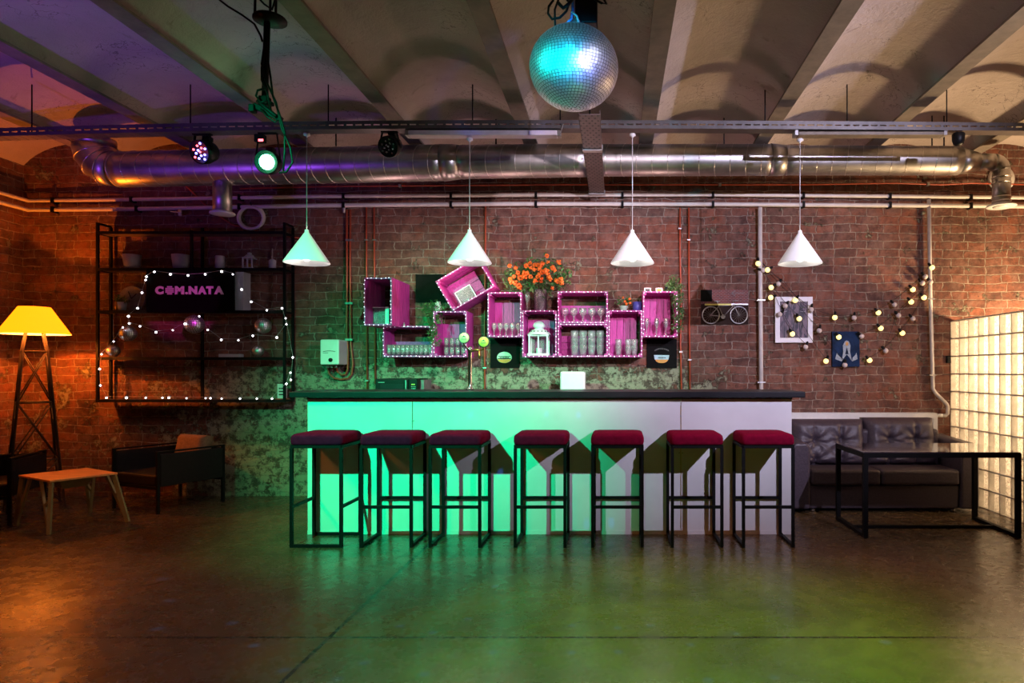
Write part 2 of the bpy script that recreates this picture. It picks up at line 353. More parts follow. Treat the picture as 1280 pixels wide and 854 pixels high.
# ------------------------------------------------------------------ the room
XL, XR, YB = -5.87, 6.2, -2.6
struct(MB().span((XL-.3, YB-.3, -.2), (XR+.3, YW+.3, 0)), 'floor', M['floor'])
struct(MB().span((XL-.3, YW, 0), (XR+.3, YW+.3, 3.75)), 'wall_back', M['brick'])
struct(MB().span((XL-.3, YB, 0), (XL, YW, 3.75)), 'wall_left', M['brick'])
struct(MB().span((XL-.3, YB-.3, 0), (XR+.3, YB, 3.75)), 'wall_front', M['brick'])
struct(MB().span((XR, YB, 0), (XR+.3, YW, 3.75)), 'wall_side', M['brick'])
# vaults between steel beams
cb = MB(); bx0 = .278; pitch = 1.025; ZB, ZP = 3.285, 3.50
ks = range(-7, 7); nb = 1
for k in ks:
    xa = bx0+pitch*k; xb = xa+pitch; N = 16
    vs_ = []
    for i in range(N+1):
        u = i/N; x = xa+pitch*u; z = ZB+(ZP-ZB)*(1-(2*u-1)**2)**.85
        vs_ += [(x, YB-.2, z), (x, YW+.2, z)]
    cb.add(vs_, [(2*i, 2*i+1, 2*i+3, 2*i+2) for i in range(N)], 0, True)
cb.span((XL-.3, YB-.2, 3.55), (XR+.3, YW+.2, 3.75))
struct(cb, 'ceiling', M['vault'])
for k in range(-6, 7):
    x = bx0+pitch*k
    if x < XL or x > XR: continue
    b = MB().span((x-.062, YB, ZB-.018), (x+.062, YW, ZB)); b.span((x-.012, YB, ZB), (x+.012, YW, 3.5))
    struct(b, 'trim_%d' % nb, M['beam']); nb += 1
# glass block wall
gx, gp, gz = 3.34, .168, .1735
gm = MB(); gb = MB(); NC, NR = 10, 10
for i in range(NC+1):
    y = YW-.003-gp*i; gm.span((gx, y-.0045, 0), (gx+.052, y+.0045, gz*NR))
for j in range(NR+1):
    z = gz*j; gm.span((gx+.001, YW-gp*NC, max(0, z-.006)), (gx+.051, YW, z+.006))
gm.span((gx-.004, YW-gp*NC-.03, 0), (gx+.056, YW-gp*NC-.006, gz*NR+.006))
for i in range(NC):
    for j in range(NR):
        yc = YW-gp*(i+.5); zc = gz*(j+.5); a = gp/2-.007; b_ = gz/2-.007; xf, xb_ = gx, gx+.05
        F8 = [(xf, yc+p*a, zc+q*b_) for p, q in ((-1, -1), (1, -1), (1, 1), (-1, 1))]+[(xb_, yc+p*a, zc+q*b_) for p, q in ((-1, -1), (1, -1), (1, 1), (-1, 1))]
        gb.add(F8[:4], [(0, 1, 2, 3)], 0); gb.add(F8[4:], [(0, 1, 2, 3)], 1); gb.add(F8, [(0, 1, 5, 4), (1, 2, 6, 5), (2, 3, 7, 6), (3, 0, 4, 7)], 2)
gw = struct(gm, 'wall_right', M['mortar'])
struct(gb, 'glass_block', [M['block_front'], M['block'], M['block_side']], parent=gw)

# ------------------------------------------------------------------ bar counter
yb = 5.06; bxl, bxr = P(384, 0, yb).x, P(990, 0, yb).x
bar = thing('bar_counter', 'long bar counter with white panelled front and thin dark top', 'bar counter', ((bxl+bxr)/2, 5.3, 0))
fp = MB(); s1 = P(515.5, 0, yb).x; s2 = P(851, 0, yb).x
for a, b in ((bxl, s1), (s1, s2), (s2, bxr)):
    p = MB().span((a+.0025, yb, .02), (b-.0025, yb+.025, 1.037)); p.build('front_panel', M['bar'], bar, bevel=.002)
MB().span((bxl+.01, yb+.03, 0), (bxr-.01, yb+.05, .06)).span((bxl, yb+.027, .02), (bxl+.02, 5.5, 1.037)).span((bxr-.02, yb+.027, .02), (bxr, 5.5, 1.037)).build('side_panel', M['bar'], bar)
for y_, nm in ((.025, 'base_strip'),):
    MB().span((bxl+.003, yb-.004, .0), (bxr-.003, yb, .03)).build(nm, M['bar'], bar)
MB().span((P(361, 0, 4.98).x, 4.98, 1.045), (P(1007, 0, 4.98).x, 5.62, 1.09)).build('countertop', M['bartop'], bar, bevel=.006)
MB().span((bxl-.002, yb-.003, 1.031), (bxr+.002, yb+.4, 1.045)).build('overhang_shade', M['blackp'], bar)  # black strip paints in the shade under the countertop overhang
bs = MB()
for x, z in ((s1, .86), (s1+.01, .865), (s2, .9), (s2-.012, .62), (s2+.012, .62)):
    MB().box((x, yb-.001, z), (.009, .004, .009)).build('screw', M['steel'], bar)
MB().span((s2-.003, yb-.001, .05), (s2+.003, yb+.002, .98)).build('seam_strip', M['brass'], bar)

# bar stools
def make_stool():
    t = thing('bar_stool', '', 'bar stool', (0, 0, 0), 'bar stools in a row')
    W = .175; q = .021
    c = MB(); n = 10                     # cushion: soft rounded slab
    N = 14; vs_ = []
    hw = W+.012
    def sup(u): return math.copysign(abs(u)**1, u)
    for lay, (z, ins) in enumerate([(.722, .012), (.728, .002), (.742, 0), (.768, 0), (.786, .004), (.797, .016), (.801, .034)]):
        h = hw-ins; r = .03
        for k in range(4):
            cx_, cy_ = [(h-r, h-r), (-(h-r), h-r), (-(h-r), -(h-r)), (h-r, -(h-r))][k]
            for i in range(5):
                a = R(90*k+22.5*i); vs_.append((cx_+r*math.cos(a), cy_+r*math.sin(a), z))
    L = 20; fs = [(a*L+i, a*L+(i+1) % L, (a+1)*L+(i+1) % L, (a+1)*L+i) for a in range(6) for i in range(L)]
    c.add(vs_, fs, 0, True); c.v.append(Vector((0, 0, .804))); top = len(c.v)-1
    for i in range(L): c.f.append([6*L+i, 6*L+(i+1) % L, top]); c.m.append(0); c.sm.append(True)
    c.f.append(list(range(L))[::-1]); c.m.append(0); c.sm.append(False)
    c.build('seat', M['velvet'], t)
    sf = MB(); z = .711
    for s in (-1, 1):
        sf.span((-W, s*W-q/2, z-q/2), (W, s*W+q/2, z+q/2)); sf.span((s*W-q/2, -W, z-q/2), (s*W+q/2, W, z+q/2))
    sf.build('seat_frame', M['black'], t)
    for sx in (-1, 1):
        for sy in (-1, 1):
            MB().span((sx*W-q/2, sy*W-q/2, .0), (sx*W+q/2, sy*W+q/2, z-q/2)).build('leg', M['black'], t)
        MB().span((sx*W-q/2, -W+q/2, 0), (sx*W+q/2, W-q/2, q)).build('floor_rail', M['black'], t)
    for sy in (-1, 1):
        MB().span((-W+q/2, sy*W-q*.4, .285-q/2), (W-q/2, sy*W+q*.4, .285+q/2)).build('footrest', M['black'], t)
    return t
stool_px = [395.5, 482.6, 569, 675, 772, 871, 960]
stool_lab = ['burgundy bar stool at the far left end of the bar, turned sideways', 'second bar stool from left, in green light by the panel seam',
             'third bar stool from left, last before the wide gap in the row', 'middle bar stool of seven, just right of the wide gap',
             'fifth bar stool from left, right of the middle stool', 'second bar stool from right, in front of the yellowish panel seam', 'rightmost bar stool, beside the leather sofa']
st0 = make_stool()
for i, px in enumerate(stool_px):
    Yc = 4.86; x = (px-CX)*(Yc-.175)/F; o = st0 if i == 0 else copy_tree(st0)
    o.location = (x, Yc-(.0 if i else -.0), 0); o.rotation_euler.z = R(90) if i == 0 else R([0, .6, -.5, .3, -.4, .7, .5][i])
    o['label'] = stool_lab[i]

# ------------------------------------------------------------------ wall pipes
def pipe_pts(px, r): return [P(a, b, YW-.06) for a, b in px]
def wall_pipe(name, label, pts, r, m, clamps=(), Y=YW-.05, cm='black', n=10):
    ps = [P(a, b, Y) if not isinstance(a, Vector) else a for a, b in pts]
    t = thing(name, label, 'pipe' if 'pipe' in name else 'conduit', ps[0])
    MB().tube(ps, r, n).build('pipe_run', m, t)
    for a, b, horiz in clamps:
        c = P(a, b, Y); k = MB()
        if horiz: k.span((c.x-.012, Y-r-.008, c.z-r-.008), (c.x+.012, YW-.002, c.z+r+.008))
        else: k.span((c.x-r*1.6-.003, Y-r-.003, c.z-.006), (c.x+r*1.6+.003, YW-.002, c.z+.006))
        k.build('clamp', M[cm], t)
    return t
def left_bend(y0):  # the run continues along the left wall
    z = P(32, y0, 6.54).z; return Vector((XL+.06, 3.2, z))
wall_pipe('wall_pipe', 'upper white horizontal pipe high on the brick wall', [(left_bend(251), 0), (35, 251), (160, 249.5), (400, 245.5), (640, 244), (900, 243.5), (1230, 246.5), (1420, 249)], .018, M['white_pipe'],
          [(67, 250.6, 1), (165, 249.5, 1), (300, 247, 1), (430, 245.2, 1), (564, 244.4, 1), (670, 244, 1), (778, 243.8, 1), (891, 243.5, 1), (1004, 244.3, 1), (1112, 245.3, 1), (1213, 246.4, 1)])
wall_pipe('wall_pipe', 'lower white horizontal pipe running just under its twin', [(left_bend(262.5), 0), (35, 262.5), (160, 261.5), (400, 257), (640, 255), (900, 255.5), (1230, 257.5), (1420, 260)], .020, M['white_pipe'],
          [(67, 262.2, 1), (172, 261.3, 1), (300, 258.5, 1), (430, 256.8, 1), (564, 255.5, 1), (670, 255, 1), (778, 255.3, 1), (891, 255.5, 1), (1004, 255.8, 1), (1112, 256.5, 1), (1213, 257.4, 1)])
wall_pipe('wall_pipe', 'white vertical pipe between bicycle picture and white framed picture', [(950, 259.5), (950.5, 374), (952, 560)], .022, M['white_pipe'], [(951, 375.5, 0), (951.5, 478, 0)], cm='steel')
wall_pipe('wall_pipe', 'white vertical pipe that jogs sideways beside the glass block wall', [(1161, 249.5), (1163, 375), (1166, 486), (1169, 491), (1183, 505), (1184.5, 508), (1184.5, 517), (1182, 519.5), (1174, 519.5)], .019, M['white_pipe'], [(1163, 374, 0), (1165, 469, 0)], cm='steel')
YC = YW-.028
for i, (pts, lab, cl) in enumerate([
    ([(458, 258), (458, 343), (459, 500)], 'orange red conduit down the wall behind the leftmost crate', [(458, 300, 0), (459, 476, 0)]),
    ([(467.5, 258), (468, 343), (469, 480)], 'orange red conduit just right of its twin behind the leftmost crate', [(468, 300, 0)]),
    ([(607, 250), (606.5, 330), (605.5, 430), (606, 500)], 'orange red conduit passing behind the tilted crate', [(606, 460, 0)]),
    ([(850, 260), (850, 310), (851.5, 380), (850.5, 430), (852, 500)], 'left orange red conduit of the pair right of the crates', [(850, 286, 0), (851, 440, 0)]),
    ([(861, 260), (861.5, 380), (862.5, 500)], 'right orange red conduit of the pair left of the bicycle picture', [(861, 300, 0), (862, 450, 0)])]):
    wall_pipe('conduit', lab, pts, .0085, M['red_pipe'], cl, Y=YC, cm='steel', n=8)
wall_pipe('conduit', 'long thin orange red cable strung high above the white pipes', [(300, 236), (420, 233), (700, 231), (1000, 231), (1120, 229), (1175, 231), (1215, 229), (1330, 232)], .007, M['red_pipe'], [(500, 232.4, 1), (900, 231, 1), (1160, 230.4, 1)], Y=YC, cm='steel', n=8)
wall_pipe('conduit', 'dark brown cable sagging from duct outlet above the shelf unit', [(232, 232), (262, 262), (290, 281), (330, 291), (375, 298)], .006, M['red_pipe'], [(331, 291.3, 1)], Y=YC, cm='steel', n=8)
# hose coil
cps = [P(314.5+15.5*math.cos(a*math.pi/12), 272+14*math.sin(a*math.pi/12), YW-.05) for a in range(24)]
hc = thing('hose_coil', 'white coil of hose hanging from the pipes above the shelf unit', 'hose', P(314, 286, YW-.05))
MB().tube(cps, .016, 8, True).tube([c+Vector((0, -.02, -.01)) for c in cps], .014, 8, True).build('coil', M['white_pipe'], hc)
MB().tube([P(314.5, 258, YW-.05), P(313, 253, YW-.09)], .006).build('strap', M['cable'], hc)
# small wall tap
tp = thing('valve', 'small pale valve with lever under the left end of the pipes', 'valve', P(225, 268, YW-.05))
MB().tube([P(225, 262, 6.54), P(225, 270, 6.54)], .016).tube([P(225, 268, 6.54), P(225, 268, 6.48)], .012).build('valve_body', M['white_pipe'], tp)
MB().bar(P(213, 264.5, 6.47), P(227, 266, 6.47), .012, .006).build('lever', M['white_pipe'], tp)

# ------------------------------------------------------------------ ventilation duct
DY = 5.86
def dz(py): return P(0, py, DY).z
def duct():
    t = thing('ventilation_duct', 'long galvanised spiral ventilation duct under the vaulted ceiling', 'duct', P(640, 217, DY))
    def seg(x0, x1, c0, c1, r0, r1):
        n = max(2, int((x1-x0)/12)); pts = []; rs = []
        for i in range(n+1):
            u = i/n; pts.append(P(x0+(x1-x0)*u, c0+(c1-c0)*u, DY)); rs.append(r0+(r1-r0)*u)
        return pts, rs
    body = MB(); seams = MB()
    segs = [(146, 556, 212, 203.5, .153, .156), (572, 735, 202.5, 200.6, .146, .141), (735, 965, 200.6, 200, .138, .134), (978, 1198, 200.5, 201, .128, .124)]
    for s in segs:
        p, r = seg(*s); body.tube(p, r, 40)
        L = (p[-1]-p[0]).length; r0, r1 = r[0], r[-1]; k = int(L/.125)
        for i in range(k):
            u0 = (i+.4)/k; c = p[0].lerp(p[-1], u0); rr = r0+(r1-r0)*u0
            ring = [c+Vector((.016*math.sin(a)+.035*math.cos(a), (rr+.0005)*math.cos(a), (rr+.0005)*math.sin(a))) for a in [2*math.pi*j/32 for j in range(32)]]
            seams.tube(ring, .0028, 5, True)
    p, r = seg(553, 574, 203.6, 202.4, .160, .148); body.tube(p, r, 40)
    p, r = seg(962, 980, 200, 200.4, .139, .131); body.tube(p, r, 40)
    p, r = seg(1197, 1223, 201, 202.5, .124, .075); body.tube(p, r, 40)
    p, r = seg(1222, 1241, 202.5, 203, .074, .074); body.tube(p, r, 32)
    body.build('duct_body', M['duct'], t); seams.build('spiral_seam', M['seam'], t)
    e = MB()                                                            # elbow down at the right
    c0 = P(1241, 203, DY); pts = []
    for i in range(6):
        a = R(90*i/5); pts.append(c0+Vector((.075*math.sin(a)*1.0+.0, 0, -.075*(1-math.cos(a)))))
    e.tube(pts, .074, 28)
    end = pts[-1]; e.tube([end, Vector((end.x, DY, dz(256)))], .074, 28)
    e.build('elbow', M['duct'], t)
    for py in (222, 229, 247, 252):
        z = dz(py); ring = [Vector((end.x+.076*math.cos(a), DY+.076*math.sin(a), z)) for a in [2*math.pi*j/28 for j in range(28)]]
        MB().tube(ring, .005, 6, True).build('band', M['seam'], t)
    z = dz(258); fl = MB().lathe([(.07, .03), (.075, .02), (.118, .008), (.122, 0), (.118, -.006), (.07, -.004)], (end.x, DY, z), 32)
    fl.build('flange', M['white'], t); MB().lathe([(.001, -.012), (.066, -.012), (.07, .002)], (end.x, DY, z), 24).build('valve_disc', M['white'], t)
    g = MB()                                                            # gored elbow up at the left
    c0 = P(146, 212, DY); Rr = .20; pts = []
    for i in range(5):
        a = R(90*i/4); pts.append(c0+Vector((-Rr*math.sin(a), 0, Rr*(1-math.cos(a)))))
    g.tube(pts, [.153, .155, .157, .16, .165], 32); g.tube([pts[-1], Vector((pts[-1].x, DY, 3.29))], .165, 32); g.build('elbow', M['duct'], t)
    for i in (1, 2, 3):
        a = R(90*i/4); d = Vector((-math.cos(a), 0, math.sin(a))); nrm = Vector((math.sin(a), 0, math.cos(a)))
        ring = [pts[i]+(nrm*math.cos(b)+Vector((0, 1, 0))*math.sin(b))*.160 for b in [2*math.pi*j/28 for j in range(28)]]
        MB().tube(ring, .004, 6, True).build('band', M['seam'], t)
    dx = P(278, 0, DY).x                                                # outlet stub
    MB().tube([Vector((dx, DY, dz(226))), Vector((dx, DY, dz(266)))], .076, 28).build('outlet', M['duct'], t)
    MB().lathe([(.07, .02), (.098, .008), (.102, 0), (.098, -.008), (.06, -.004), (.001, -.01)], (dx, DY, dz(267)), 28).build('flange', M['white'], t)
    for x in (420, 620, 905, 1165, 1180):                              # hanging straps
        q = P(x, 181, DY); MB().bar((q.x, DY, q.z-.02), (q.x, DY, ZP+.02), .012, .003).build('strap', M['black'], t)
    return t
duct()
# wall collar behind the right outlet
wc = thing('wall_collar', 'pale round wall collar behind the right duct outlet', 'collar', P(1251, 224, YW))
MB().lathe([(.001, .03), (.12, .03), (.128, .02), (.13, 0)], P(1251, 224, YW-.002), 28, rot=Matrix.Rotation(R(90), 3, 'X')).build('disc', M['white_pipe'], wc)

# ------------------------------------------------------------------ cable tray along the ceiling
TY = 5.08
tr = thing('cable_tray', 'long slotted steel cable tray crossing the whole room under the vaults', 'cable tray', P(640, 160, TY))
def ty(px): return 153.2+ (10*((640-px)/640)**2 if px < 640 else 3.4*((px-640)/640)**2)
x = -60.; tb = MB(); step = 11.2
while x < 1340:
    a, b = x, x+step; za, zb = P(0, ty(a), TY).z, P(0, ty(b), TY).z; xa, xb = P(a, 0, TY).x, P(b, 0, TY).x
    y0 = TY-.05; y1 = TY+.05; z = (za+zb)/2
    tb.span((xa, y0, z-.026), (xb, y0+.003, z)); tb.span((xa, y0, z-.062), (xb, y0+.003, z-.036)); tb.span((xa, y0, z-.036), (xa+(xb-xa)*.3, y0+.003, z-.026))
    tb.span((xa, y0+.003, z-.062), (xb, y1, z-.058)); tb.span((xa, y1-.003, z-.058), (xb, y1, z))
    x += step
tb.build('channel', M['traym'], tr)
for px, pyt in ((37, 112), (236, 113), (409, 110), (957, 113), (1185, 117), (700, 112), (590, 110), (1060, 112)):
    q = P(px, ty(px)+3, TY); 
    MB().tube([q+Vector((0, .02, 0)), Vector((q.x, TY+.02, ZB+.16 if px != 700 else ZB+.16))], .005, 6).build('hanger_rod', M['black'], tr)
MB().bar(P(700, 170, TY-.06), P(704, 155, TY-.06), .012, .004).bar(P(697, 170, TY-.06), P(702, 170, TY-.06), .012, .004).build('bracket', M['steel'], tr)
# perforated tray running towards the wall
pt = thing('perforated_tray', 'perforated steel tray running from the mirror ball back to the wall', 'cable tray', (P(740, 0, 5.6).x, 5.0, 2.9))
p = MB(); x0, x1 = P(728.5, 0, 5.0).x-.0, P(752, 0, 5.0).x; zt = 2.955; y0, y1 = 4.35, 6.35
def pz(y): return 2.925
for a, b in ((y0, y1),):
    vs_ = [(x0, a, pz(a)), (x1, a, pz(a)), (x1, b, pz(b)), (x0, b, pz(b))]
    p.add([v for v in vs_]+[(v[0], v[1], v[2]+.004) for v in vs_], [(0, 1, 2, 3), (7, 6, 5, 4), (0, 4, 5, 1), (1, 5, 6, 2), (2, 6, 7, 3), (3, 7, 4, 0)])
    for xx in (x0, x1):
        p.add([(xx, a, pz(a)), (xx, b, pz(b)), (xx, b, pz(b)+.03), (xx, a, pz(a)+.03), (xx+.003, a, pz(a)), (xx+.003, b, pz(b)), (xx+.003, b, pz(b)+.03), (xx+.003, a, pz(a)+.03)], [(0, 1, 2, 3), (7, 6, 5, 4), (3, 2, 6, 7), (0, 4, 5, 1), (0, 3, 7, 4), (1, 5, 6, 2)])
p.build('perforated_plate', M['perf'], pt)
for y in (5.02, 6.27):
    c = MB(); c.span((x0-.008, y, pz(y)-.012), (x1+.008, y+.05, pz(y)-.004)); c.span((x0-.008, y, pz(y)-.012), (x0-.003, y+.05, pz(y)+.03)); c.span((x1+.003, y, pz(y)-.012), (x1+.008, y+.05, pz(y)+.03)); c.build('coupling', M['steel'], pt)
for y in (4.5, 6.2):
    MB().tube([((x0+x1)/2, y, pz(y)), ((x0+x1)/2, y, ZB+.13)], .005, 6).build('hanger_rod', M['black'], pt)
# tube lamp fixtures (unlit)
for a, b, py, lab, mm in ((512, 697, 166.5, 'unlit lilac strip lamp under the tray left of the mirror ball', 'lilac_fix'), (996, 1177, 166.5, 'unlit brown strip lamp under the tray at the right', 'pale_pipe')):
    t = thing('strip_lamp', lab, 'strip lamp', P((a+b)/2, py, TY), 'unlit strip lamps under the tray')
    q0, q1 = P(a, py, TY), P(b, py, TY); m_ = M['lilac_fix'] if mm == 'lilac_fix' else M['beam']
    MB().span((q0.x, TY-.045, P(0, 171.3 if a < 600 else 171.0, TY).z), (q1.x, TY+.045, P(0, 164.6 if a < 600 else 166.3, TY).z-.002)).build('housing', m_, t, bevel=.008)
    for xx in (q0.x-.012, q1.x+.012): MB().span((xx-.012, TY-.04, P(0, 171, TY).z), (xx+.012, TY+.04, P(0, 165, TY).z)).build('end_cap', M['steel'], t)

# ------------------------------------------------------------------ pendant lamps
def make_pendant(cz=0):
    t = thing('pendant_lamp', '', 'pendant lamp', (0, 0, 0), 'pendant lamps over the bar')
    r = .166; h = .235
    MB().lathe([(.014, h+.02), (.016, h), (.02, h-.006), (r-.004, .012), (r, .004), (r, 0), (r-.004, 0), (.018, h-.014)], (0, 0, 0), 48).build('lamp_shade', M['pendant'], t)
    MB().tube([(0, 0, h+.015), (0, 0, .945+cz)], .0032, 6).build('cord', M['wire'], t)
    MB().lathe([(.001, .958), (.022, .956), (.026, .942), (.008, .932), (.004, .925)], (0, 0, cz), 16).build('ceiling_cup', M['white'], t)
    MB().sphere((0, 0, .05), .034, 14).build('bulb', M['glow'], t)
    MB().tube([(0, 0, .08), (0, 0, .16)], .018, 10).build('socket', M['white'], t)
    return t
pd = make_pendant(); pd_long = make_pendant(.036)
for i, (px, py, lab) in enumerate([(383.5, 329, 'pendant lamp with a white cone shade lit turquoise, leftmost over bar'), (587, 329, 'pendant lamp with a half green cone, just above the tilted crate'), (790.5, 329.5, 'white cone pendant lamp hanging above the potted orange plant'), (1000, 330, 'white cone pendant lamp at right, above the white framed picture')]):
    o = (pd_long, pd, None, None)[i] or copy_tree((pd_long, pd)[i % 2]); q = P(px, py, TY); o.location = (q.x, TY, q.z); o['label'] = lab
    light('pendant_light', 'SPOT', (q.x, TY, q.z+.012), 13, (1, .82, .66), .03, (q.x, TY, 0), 150, .35)
    light('pendant_inner_light', 'POINT', (q.x, TY-.055, q.z+.045), 3.5, (1, .9, .8), .02)

# ------------------------------------------------------------------ mirror ball
BC = P(717.5, 85.5, 3.3); BR = .2195
ball = thing('mirror_ball', 'large mirror ball reflecting cyan light, hanging from the ceiling', 'mirror ball', (BC.x, BC.y, BC.z-BR))
MB().sphere(BC, BR*.985, 48, sz=.915).build('core', M['core'], ball)
tl = MB(); ring = 42; ts = math.pi*BR/ring
rb = random.Random(3)
for i in range(ring):
    th = math.pi*(i+.5)/ring; rr = BR*math.sin(th); n = max(3, int(2*math.pi*rr/ts)); 
    for j in range(n):
        ph = 2*math.pi*(j+.5*(i % 2)*0)/n+.02*i*0
        nrm = Vector((math.sin(th)*math.cos(ph), math.sin(th)*math.sin(ph), math.cos(th)))
        e1 = Vector((-math.sin(ph), math.cos(ph), 0)); e2 = nrm.cross(e1)
        tilt1 = rb.uniform(-.05, .05); tilt2 = rb.uniform(-.05, .05)
        a = e1+nrm*tilt1; b = e2+nrm*tilt2; hw = min(ts, 2*math.pi*rr/n)*.44; hh = ts*.44
        c = BC+nrm*BR
        tl.add([BC+Vector((v.x-BC.x, v.y-BC.y, (v.z-BC.z)*.915)) for v in (c+a*(-hw)+b*(-hh), c+a*hw+b*(-hh), c+a*hw+b*hh, c+a*(-hw)+b*hh)], [(0, 1, 2, 3)])
tl.build('mirror_tiles', M['mirror'], ball)
mt = MB().span((BC.x-.005, BC.y+.02, BC.z+BR+.02), (BC.x+.115, BC.y+.14, 3.42)); mt.build('motor_column', M['blackp'], ball, bevel=.006)
MB().lathe([(.001, .03), (.03, .03), (.034, 0), (.02, -.012)], (BC.x, BC.y, BC.z+BR*.93), 16).tube([(BC.x, BC.y, BC.z+BR+.02), (BC.x+.0, BC.y, 3.40)], .006).build('hanging_rod', M['steel'], ball)
MB().tube([P(695, 36, 3.25), P(705, 33, 3.25), P(714, 24, 3.25), P(716, 12, 3.25), P(715, -20, 3.25)], .007, 8).build('blue_tube', M['blue_wire'], ball)
MB().tube([P(715, 15, 3.24), P(721, 20, 3.24), P(724, 31, 3.24)], .005, 8).build('white_tie', M['wire'], ball)
loop = [(692, 0), (686, 8), (685, 17), (690, 24), (700, 22), (708, 14), (712, 4), (706, -4)]
MB().tube([P(a, b, 3.22) for a, b in loop], .006, 6).build('cable', M['cable'], ball); MB().tube([P(694, 35, 3.22), P(693.5, 12, 3.22), P(697, 2, 3.22), P(703, -10, 3.22)], .005, 6).build('cable', M['cable'], ball)
MB().tube([P(740, -3, 3.25), P(752, 4, 3.25), P(758, 5, 3.25), P(752, -6, 3.25)], .006, 6).build('cable', M['cable'], ball); MB().tube([P(697, 3, 3.2), P(704, 10, 3.2), P(711, 5, 3.2), P(720, -8, 3.2)], .009, 6).build('cable', M['cable'], ball)

for px, py, on_bar in [(203, 724, 0), (212, 751, 0), (290, 779, 0), (318, 807, 0), (355, 838, 0), (422, 849, 0), (197, 786, 0), (455, 829, 0), (500, 783, 0), (541, 791, 0), (585, 774, 0), (616, 816, 0), (530, 843, 0), (619, 733, 0),
        (715, 782, 0), (772, 785, 0), (813, 782, 0), (863, 806, 0), (714, 816, 0), (773, 815, 0), (885, 850, 0), (968, 847, 0), (920, 792, 0), (1107, 803, 0), (683, 518, 1), (723, 519, 1), (588, 519, 1), (700, 620, 1), (733, 655, 1), (764, 653, 1), (625, 592, 1)]:
    tgt = P(px, py, 5.06) if on_bar else P(px, py, CH*F/(py-CY)); d = (tgt-BC).normalized()
    light('mirror_ball_reflection', 'SPOT', BC+d*(BR+.02), 110 if on_bar else 420, (.05, .25, 1), .003, tgt, 1.25, 1)
# ------------------------------------------------------------------ cable pole with clamp
PY_ = 3.62
pl = thing('lighting_pole', 'dark steel lighting pole with round plate and wrapped cables', 'lighting pole', P(335, 150, PY_))
q = P(337.5, 25, PY_)
MB().lathe([(.001, .012), (.08, .012), (.086, .005), (.086, -.006), (.03, -.014), (.001, -.014)], q, 28).build('plate', M['black'], pl)
MB().tube([P(334, 25, PY_), P(331, 128, PY_)], .017, 14).build('pole', M['black'], pl)
for a in (318.5, 337.5, 344.5): MB().tube([P(a, 25, PY_), P(a+1, -30, PY_)], .007, 8).build('rod', M['black'], pl)
cm = MB(); cm.box(P(331, 127, PY_), (.05, .05, .05)); cm.bar(P(318, 132, PY_-.02), P(352, 150, PY_-.02), .03, .03); cm.box(P(316, 136, PY_-.03), (.03, .04, .04)); cm.tube([P(322, 126, PY_-.04), P(330, 133, PY_-.05), P(346, 146, PY_-.04)], .012, 8)
cm.box(P(338, 130, PY_), (.03, .03, .02)); cm.build('clamp', M['black'], pl, bevel=.004)
for pts in ([(268, -5), (285, 8), (303, 19), (318, 30), (326, 45), (328, 52)], [(331, 52), (327, 80), (332, 100), (345, 128), (352, 160), (363, 185), (366, 203), (358, 215), (349, 216)],
            [(334, 28), (334, 70), (338, 95), (341, 120), (350, 145), (356, 165), (356, 190), (354, 214)], [(333, 110), (322, 113), (320, 120), (326, 128), (336, 126)],
            [(326, 136), (334, 146), (344, 153), (348, 150)], [(318, -8), (330, 5), (340, 12), (344, 0)], [(335, 45), (332, 60), (327, 85), (327, 100), (334, 116), (339, 140)]):
    MB().tube([P(a, b, PY_-.05) for a, b in pts], .0058, 6).build('cable', M['cable'], pl)

# ------------------------------------------------------------------ PAR cans under the tray
def par_can(px, py, lab, aim, kind, Y=5.0, rr=.088):
    c = P(px, py, Y); top = P(px, ty(px)+11, Y)
    t = thing('stage_light', lab, 'stage light', c, 'round LED stage lights under the tray')
    d = Vector(aim).normalized(); rot = d.to_track_quat('Z', 'Y').to_matrix()
    MB().lathe([(.001, -.11), (rr*.6, -.11), (rr*.8, -.09), (rr, -.03), (rr, .03), (rr*.94, .034), (rr*.92, .02), (.001, .016)], c, 28, rot=rot).build('housing', M['blackp'], t)
    y = MB(); s = d.cross(Vector((0, 0, 1))).normalized()
    for sg in (-1, 1):
        a = c+s*sg*(rr+.006); b = Vector((a.x, a.y, top.z-.005)); b = b.lerp(Vector((c.x, c.y, b.z)), .3); y.bar(a, b, .018, .005)
    y.box(Vector((c.x, c.y, top.z-.003)), (rr*1.6, .03, .008)); y.build('yoke', M['black'], t)
    if kind == 'green':
        MB().lathe([(.001, .021), (rr*.62, .021), (rr*.64, .014)], c, 24, rot=rot).build('lens', M['led_green'], t)
    else:
        L = MB()
        for k in range(13):
            a = k*2.4; r_ = rr*.2*math.sqrt(k*1.15); p_ = c+rot @ Vector((r_*math.cos(a), r_*math.sin(a), .022))
            L.sphere(p_, .0085, 8, mi=(k % 3 == 0)*1)
        L.build('led_array', [M['led_blue'], M['led_red']] if kind == 'violet' else [M['glass'], M['glass']], t)
    MB().box(c-d*.05+Vector((0, 0, rr+.01)), (.05, .06, .03)).build('control_box', M['blackp'], t)
    return t, c
par_can(253, 190, 'round stage light with red and blue diodes glowing, far left', (-.25, -1, -.35), 'violet')
_, gc = par_can(335, 203, 'round stage light glowing bright green beneath the tray', (.05, -1, -.2), 'green')
par_can(487, 183, 'round stage light that is switched off, beside the strip lamp', (-.15, -1, -.45), 'off', rr=.078)
light('green_can_light', 'POINT', gc+Vector((0, -.10, 0)), 1.0, (0, 1, .45), .05)
cb_ = thing('controller_box', 'small black controller box with red display above the green light', 'controller', P(326, 174, 4.98))
MB().span(P(319, 178, 5.0)+Vector((0, -.02, 0)), P(331, 168.5, 5.0)+Vector((0, .03, 0))).build('case', M['blackp'], cb_, bevel=.004)
